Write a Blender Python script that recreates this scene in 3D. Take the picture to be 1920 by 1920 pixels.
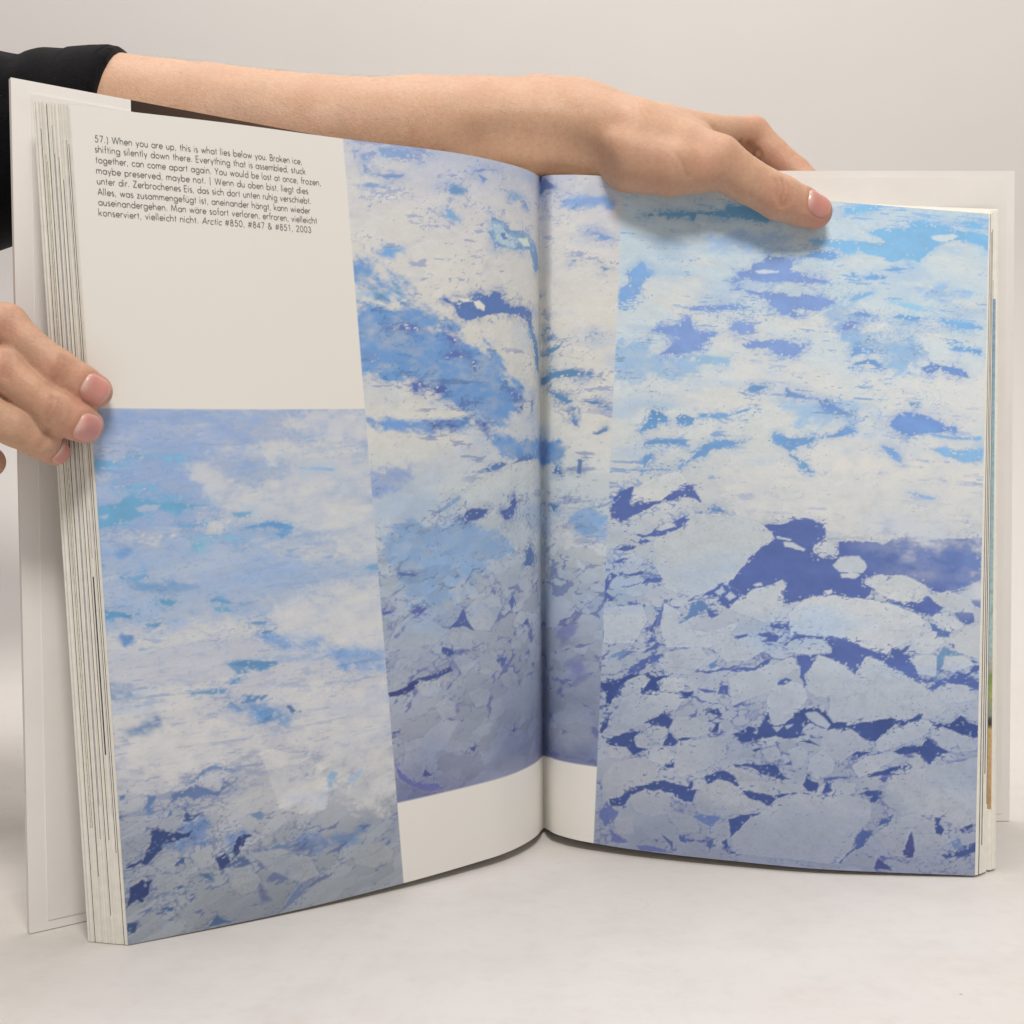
# Open photo book held upright on a white studio sweep by a person reaching in from the left.
import bpy, math
import numpy as np

for o in list(bpy.data.objects):
    bpy.data.objects.remove(o)

# ---------------------------------------------------------------- camera numbers
S = 0.32                      # metres per book height
F = 2200.0                    # focal length in 1920-pixel units
PITCH = math.radians(3.0)
CAM_Z = 0.59                  # in book heights above the table
CP, SP = math.cos(PITCH), math.sin(PITCH)


def at(u, v, d):
    """Point of the place seen at (u, v) that stands d book heights from the camera."""
    a, b = (u - 960.0) / F, (960.0 - v) / F
    k = d / (b * SP + CP)
    return np.array([a * k, d, CAM_Z + (b * CP - SP) * k]) * S


def at_z(u, v, z):
    """Same, for a point standing z book heights above the table."""
    a, b = (u - 960.0) / F, (960.0 - v) / F
    k = (z - CAM_Z) / (b * CP - SP)
    return np.array([a * k, (b * SP + CP) * k, z]) * S


def pchip(x, y, q):
    x, y, q = np.asarray(x, float), np.asarray(y, float), np.asarray(q, float)
    h, dl = np.diff(x), np.diff(y) / np.diff(x)
    m = np.zeros_like(y)
    w1, w2 = 2 * h[1:] + h[:-1], h[1:] + 2 * h[:-1]
    same = dl[:-1] * dl[1:] > 0
    with np.errstate(divide='ignore', invalid='ignore'):
        m[1:-1] = np.where(same, (w1 + w2) / (w1 / dl[:-1] + w2 / dl[1:]), 0)
    m[0], m[-1] = dl[0], dl[-1]
    i = np.clip(np.searchsorted(x, q) - 1, 0, len(x) - 2)
    t = (q - x[i]) / h[i]
    return ((1 + 2 * t) * (1 - t) ** 2 * y[i] + t * (1 - t) ** 2 * h[i] * m[i]
            + t * t * (3 - 2 * t) * y[i + 1] + t * t * (t - 1) * h[i] * m[i + 1])


def curve(pts, knots):
    """pts: 3D points along an edge from gutter to fore-edge; knots {index: s} pins s values."""
    pts = np.array(pts)
    L = np.concatenate([[0], np.cumsum(np.linalg.norm(np.diff(pts, axis=0), axis=1))])
    ks = sorted(knots)
    s = np.interp(L, [L[k] for k in ks], [knots[k] for k in ks])
    return s, pts


def ev(c, q):
    return np.stack([pchip(c[0], c[1][:, i], q) for i in range(3)], -1)


PANEL_L, PANEL_R = 0.48, 0.168
LB = curve([at(1020, 1552, 1.786), at_z(1011, 1562, .016), at_z(1000, 1572, .016), at_z(971, 1589, .015),
            at_z(935, 1604, .014), at_z(900, 1615, .013), at_z(757, 1656, .009), at_z(500, 1719, .003),
            at_z(240, 1772, .001)], {0: 0, 6: PANEL_L, 8: 1})
LT = curve([at(1012, 331, 1.784), at(1005, 327, 1.738), at(998, 323, 1.719), at(970, 312, 1.679), at(927, 301, 1.636),
            at(869, 289, 1.597), at(783, 277, 1.556), at(643, 260, 1.503), at(437, 232, 1.427),
            at(180, 202, 1.358), at(130, 196, 1.346)], {0: 0, 7: PANEL_L, 10: 1})
RB = curve([at(1020, 1552, 1.786), at_z(1033, 1559, .016), at_z(1073, 1573, .015), at_z(1113, 1581, .014),
            at_z(1210, 1596, .012), at_z(1360, 1613, .010), at_z(1560, 1631, .007), at_z(1828, 1642, .003)],
           {0: 0, 3: PANEL_R, 7: 1})
RT = curve([at(1012, 331, 1.784), at(1037, 328, 1.752), at(1075, 327.5, 1.750), at(1116, 329, 1.755), at(1168, 335, 1.765),
            at(1300, 350, 1.785), at(1560, 377, 1.803), at(1854, 401.5, 1.815)], {0: 0, 4: PANEL_R, 7: 1})


def page(side, s, t):
    s, t = np.asarray(s, float), np.asarray(t, float)
    b, c = (LB, LT) if side == 'L' else (RB, RT)
    B, T = ev(b, s), ev(c, s)
    return B + (T - B) * t[..., None]

# ---------------------------------------------------------------- camera
scene = bpy.context.scene
col = scene.collection
cam_data = bpy.data.cameras.new('camera')
cam = bpy.data.objects.new('camera', cam_data)
col.objects.link(cam)
cam_data.sensor_width = 36.0
cam_data.lens = F / 1920.0 * 36.0
cam_data.clip_start, cam_data.clip_end = 0.02, 50.0
cam.location = (0, 0, CAM_Z * S)
cam.rotation_euler = (math.radians(90) - PITCH, 0, 0)
scene.camera = cam

# ---------------------------------------------------------------- light
world = bpy.data.worlds.new('World')
scene.world = world
world.use_nodes = True
bg = world.node_tree.nodes['Background']
bg.inputs['Color'].default_value = (1.0, 0.945, 0.895, 1)
bg.inputs['Strength'].default_value = 0.30


def area(name, loc, aim, sx, sy, power, colour):
    d = bpy.data.lights.new(name, 'AREA')
    d.shape = 'RECTANGLE'
    d.size, d.size_y, d.energy, d.color = sx, sy, power, colour
    o = bpy.data.objects.new(name, d)
    col.objects.link(o)
    v = np.array(aim, float) - np.array(loc, float)
    o.location = loc
    from mathutils import Vector
    o.rotation_euler = Vector(v).to_track_quat('-Z', 'Y').to_euler()
    return o


area('softbox_key', (0.12, -0.28, 1.22), (0.05, 0.55, 0.15), 0.34, 0.24, 11.0, (1.0, 0.945, 0.885))
area('softbox_top', (-0.10, 0.72, 1.45), (-0.06, 1.0, 0.35), 1.2, 0.6, 10.0, (1.0, 0.945, 0.89))

vs = scene.view_settings
vs.view_transform, vs.look, vs.exposure, vs.gamma = 'Standard', 'None', 0.0, 1.0
vs.use_curve_mapping = False


# ---------------------------------------------------------------- helpers
def lin(c):
    c = np.asarray(c, float) / 255.0
    return np.where(c <= 0.04045, c / 12.92, ((c + 0.055) / 1.055) ** 2.4)


def material(name):
    m = bpy.data.materials.new(name)
    m.use_nodes = True
    nt = m.node_tree
    return m, nt, nt.nodes['Principled BSDF']


def node(nt, kind, **kw):
    n = nt.nodes.new(kind)
    for k, v in kw.items():
        if k in n.inputs:
            n.inputs[k].default_value = v
        else:
            setattr(n, k, v)
    return n


def mix(nt, fac, a, b, mode='MIX'):
    n = nt.nodes.new('ShaderNodeMix')
    n.data_type, n.blend_type = 'RGBA', mode
    for sock, val in ((n.inputs[0], fac), (n.inputs[6], a), (n.inputs[7], b)):
        if hasattr(val, 'is_linked'):
            nt.links.new(val, sock)
        elif isinstance(val, (int, float)):
            sock.default_value = val
        else:
            sock.default_value = (*val, 1) if len(val) == 3 else val
    return n.outputs[2]


def ramp(nt, fac, stops):
    n = nt.nodes.new('ShaderNodeValToRGB')
    el = n.color_ramp.elements
    while len(el) < len(stops):
        el.new(0.5)
    for e, (p, c) in zip(el, stops):
        e.position = p
        e.color = (c, c, c, 1) if isinstance(c, (int, float)) else (*c, 1)
    nt.links.new(fac, n.inputs[0])
    return n.outputs[0]


def bump(nt, bsdf, height, strength, dist):
    b = node(nt, 'ShaderNodeBump', Strength=strength, Distance=dist)
    nt.links.new(height, b.inputs['Height'])
    nt.links.new(b.outputs[0], bsdf.inputs['Normal'])
    return b


def noise_tex(nt, scale, detail=4.0, rough=0.55, vec=None, stretch=None):
    n = node(nt, 'ShaderNodeTexNoise', Scale=scale, Detail=detail, Roughness=rough)
    if vec is None:
        vec = nt.nodes.new('ShaderNodeTexCoord').outputs['Object']
    if stretch:
        mp = nt.nodes.new('ShaderNodeMapping')
        mp.inputs['Scale'].default_value = stretch
        nt.links.new(vec, mp.inputs[0])
        vec = mp.outputs[0]
    nt.links.new(vec, n.inputs['Vector'])
    return n.outputs['Fac']


def mesh_obj(name, verts, faces, mats, parent=None, face_mat=None, smooth=False):
    me = bpy.data.meshes.new(name)
    verts = np.asarray(verts, np.float32).reshape(-1, 3)
    if isinstance(faces, np.ndarray):
        n = faces.shape[1]
        me.vertices.add(len(verts))
        me.vertices.foreach_set('co', verts.ravel())
        me.loops.add(faces.size)
        me.loops.foreach_set('vertex_index', faces.ravel().astype(np.int32))
        me.polygons.add(len(faces))
        me.polygons.foreach_set('loop_start', np.arange(0, faces.size, n, dtype=np.int32))
        me.polygons.foreach_set('loop_total', np.full(len(faces), n, np.int32))
        me.update(calc_edges=True)
    else:
        me.from_pydata(verts.tolist(), [], [list(map(int, f)) for f in faces])
        me.update()
    me.validate()
    for m in (mats if isinstance(mats, (list, tuple)) else [mats]):
        me.materials.append(m)
    if face_mat is not None:
        me.polygons.foreach_set('material_index', np.asarray(face_mat, np.int32))
    if smooth:
        me.polygons.foreach_set('use_smooth', np.ones(len(me.polygons), bool))
    o = bpy.data.objects.new(name, me)
    col.objects.link(o)
    if parent is not None:
        o.parent = parent
    return o


def tag(o, label=None, cat=None, kind=None):
    if label:
        o['label'] = label
    if cat:
        o['category'] = cat
    if kind:
        o['kind'] = kind
    return o


def float_attr(o, name, vals):
    a = o.data.attributes.new(name, 'FLOAT', 'POINT')
    a.data.foreach_set('value', np.asarray(vals, np.float32).ravel())


def color_attr(o, name, vals):
    a = o.data.color_attributes.new(name, 'FLOAT_COLOR', 'POINT')
    v = np.ones((len(o.data.vertices), 4), np.float32)
    v[:, :3] = np.asarray(vals).reshape(-1, 3)
    a.data.foreach_set('color', v.ravel())


# ---------------------------------------------------------------- numpy noise
rng = np.random.default_rng(7)
TAB = rng.random((256, 256))


def vnoise(x, y, seed=0):
    x, y = x + seed * 17.31, y + seed * 9.77
    xi, yi = np.floor(x).astype(int), np.floor(y).astype(int)
    fx, fy = x - xi, y - yi
    fx, fy = fx * fx * (3 - 2 * fx), fy * fy * (3 - 2 * fy)
    g = lambda a, b: TAB[(xi + a) & 255, (yi + b) & 255]
    return (g(0, 0) * (1 - fx) + g(1, 0) * fx) * (1 - fy) + (g(0, 1) * (1 - fx) + g(1, 1) * fx) * fy


def fbm(x, y, octv=4, seed=0, gain=0.5):
    tot, amp, norm = 0, 1.0, 0
    for k in range(octv):
        tot = tot + amp * vnoise(x * 2 ** k, y * 2 ** k, seed + k * 3)
        norm += amp
        amp *= gain
    return tot / norm - 0.5


def voronoi(x, y, seed=0):
    xi, yi = np.floor(x).astype(int), np.floor(y).astype(int)
    f1, f2, f3 = np.full(x.shape, 9.0), np.full(x.shape, 9.0), np.full(x.shape, 9.0)
    cid = np.zeros(x.shape)
    for a in (-1, 0, 1):
        for b in (-1, 0, 1):
            cx, cy = xi + a, yi + b
            jx = TAB[(cx + 31 * seed) & 255, (cy * 3 + 11) & 255]
            jy = TAB[(cx * 5 + 77) & 255, (cy + 57 * seed) & 255]
            d = np.hypot(cx + jx - x, cy + jy - y)
            near = d < f1
            f3 = np.minimum(f3, np.maximum(f2, d))
            f2 = np.where(near, f1, np.minimum(f2, d))
            cid = np.where(near, TAB[(cx * 7 + 3) & 255, (cy * 13 + seed) & 255], cid)
            f1 = np.where(near, d, f1)
    return f1, f2, cid, f3


def smooth(a, b, x):
    t = np.clip((x - a) / (b - a), 0, 1)
    return t * t * (3 - 2 * t)


# ================================================================ the sweep the book stands on
def build_sweep():
    # profile of the sheet: flat table, gentle cove, then an upright back
    prof = [(y, 0.0) for y in np.linspace(-0.55, 0.62, 24)]
    R, y0 = 0.38, 0.62
    for a in np.linspace(0, math.pi / 2, 30)[1:]:
        prof.append((y0 + R * math.sin(a), R - R * math.cos(a)))
    prof += [(y0 + R, z) for z in np.linspace(R, 1.3, 12)[1:]]
    xs = np.linspace(-0.62, 1.15, 40)
    V = [(x, y, z) for (y, z) in prof for x in xs]
    n = len(xs)
    Fc = [(j * n + i, j * n + i + 1, (j + 1) * n + i + 1, (j + 1) * n + i)
          for j in range(len(prof) - 1) for i in range(n - 1)]
    m, nt, bs = material('matt_white_sweep')
    tc = nt.nodes.new('ShaderNodeTexCoord').outputs['Object']
    sz = nt.nodes.new('ShaderNodeSeparateXYZ')
    nt.links.new(tc, sz.inputs[0])
    # handling marks: only on the flat part that books are set down on
    worn = ramp(nt, sz.outputs['Z'], [(0.0, 1.0), (0.06, 0.0)])
    big = noise_tex(nt, 7.0, 4, 0.55, tc, (1, 1.1, 1))
    base = mix(nt, ramp(nt, big, [(0.30, 0.0), (0.72, 1.0)]), (0.715, 0.694, 0.682), (0.738, 0.717, 0.704))

    def worn_by(fac):
        k = node(nt, 'ShaderNodeMath', operation='MULTIPLY')
        nt.links.new(fac, k.inputs[0])
        nt.links.new(worn, k.inputs[1])
        return k.outputs[0]

    sm = noise_tex(nt, 22.0, 6, 0.66, tc, (1.0, 1.15, 1))
    base = mix(nt, worn_by(ramp(nt, sm, [(0.50, 0.0), (0.78, 0.50)])), base, (0.575, 0.54, 0.505))
    yl = noise_tex(nt, 5.0, 6, 0.65, tc, (1.0, 1.1, 1))
    base = mix(nt, worn_by(ramp(nt, yl, [(0.42, 0.0), (0.68, 0.60)])), base, (0.655, 0.618, 0.565))
    gr = noise_tex(nt, 90.0, 5, 0.7, tc, (1.0, 1.1, 1))
    base = mix(nt, worn_by(ramp(nt, gr, [(0.50, 0.0), (0.80, 0.30)])), base, (0.54, 0.51, 0.485))
    # fine specks
    vo = node(nt, 'ShaderNodeTexVoronoi', Scale=42.0)
    nt.links.new(tc, vo.inputs['Vector'])
    dots = ramp(nt, vo.outputs['Distance'], [(0.018, 1.0), (0.034, 0.0)])
    gate = worn_by(ramp(nt, noise_tex(nt, 9.0, 2, 0.5, tc), [(0.53, 0.0), (0.60, 0.75)]))
    mul = node(nt, 'ShaderNodeMath', operation='MULTIPLY')
    nt.links.new(dots, mul.inputs[0])
    nt.links.new(gate, mul.inputs[1])
    base = mix(nt, mul.outputs[0], base, (0.34, 0.29, 0.25))
    # hairline scratches: thin iso-lines of a stretched noise
    for k, (st, lo) in enumerate((((3.0, 0.6, 1), 0.497), ((0.8, 3.4, 1), 0.503))):
        ln = noise_tex(nt, 6.0 + k * 3, 1, 0.4, tc, st)
        line = ramp(nt, ln, [(lo, 0.0), (lo + 0.0015, 0.35), (lo + 0.003, 0.0)])
        g2 = worn_by(ramp(nt, noise_tex(nt, 5.0 + k, 2, 0.5, tc), [(0.56, 0.0), (0.62, 1.0)]))
        mm = node(nt, 'ShaderNodeMath', operation='MULTIPLY')
        nt.links.new(line, mm.inputs[0])
        nt.links.new(g2, mm.inputs[1])
        base = mix(nt, mm.outputs[0], base, (0.50, 0.45, 0.40))
    nt.links.new(base, bs.inputs['Base Color'])
    bs.inputs['Roughness'].default_value = 0.62
    bs.inputs['Specular IOR Level'].default_value = 0.3
    bump(nt, bs, noise_tex(nt, 220.0, 3, 0.6, tc), 0.05, 0.0006)
    o = mesh_obj('table_sweep', V, Fc, m, smooth=True)
    tag(o, 'scuffed matt white studio sheet curving up from table to back wall', kind='structure')


build_sweep()


# ================================================================ the prints on the two open pages
PW, PH = 215.0, 313.6           # page size in mm
T_TEXT, T_FOOT = 0.6515, 0.1140  # foot of the text panel, foot of the middle picture
ILL = np.array([0.900, 0.845, 0.775])     # how bright white paper comes out in the photograph
PAPER = np.array([0.815, 0.800, 0.760])

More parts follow.
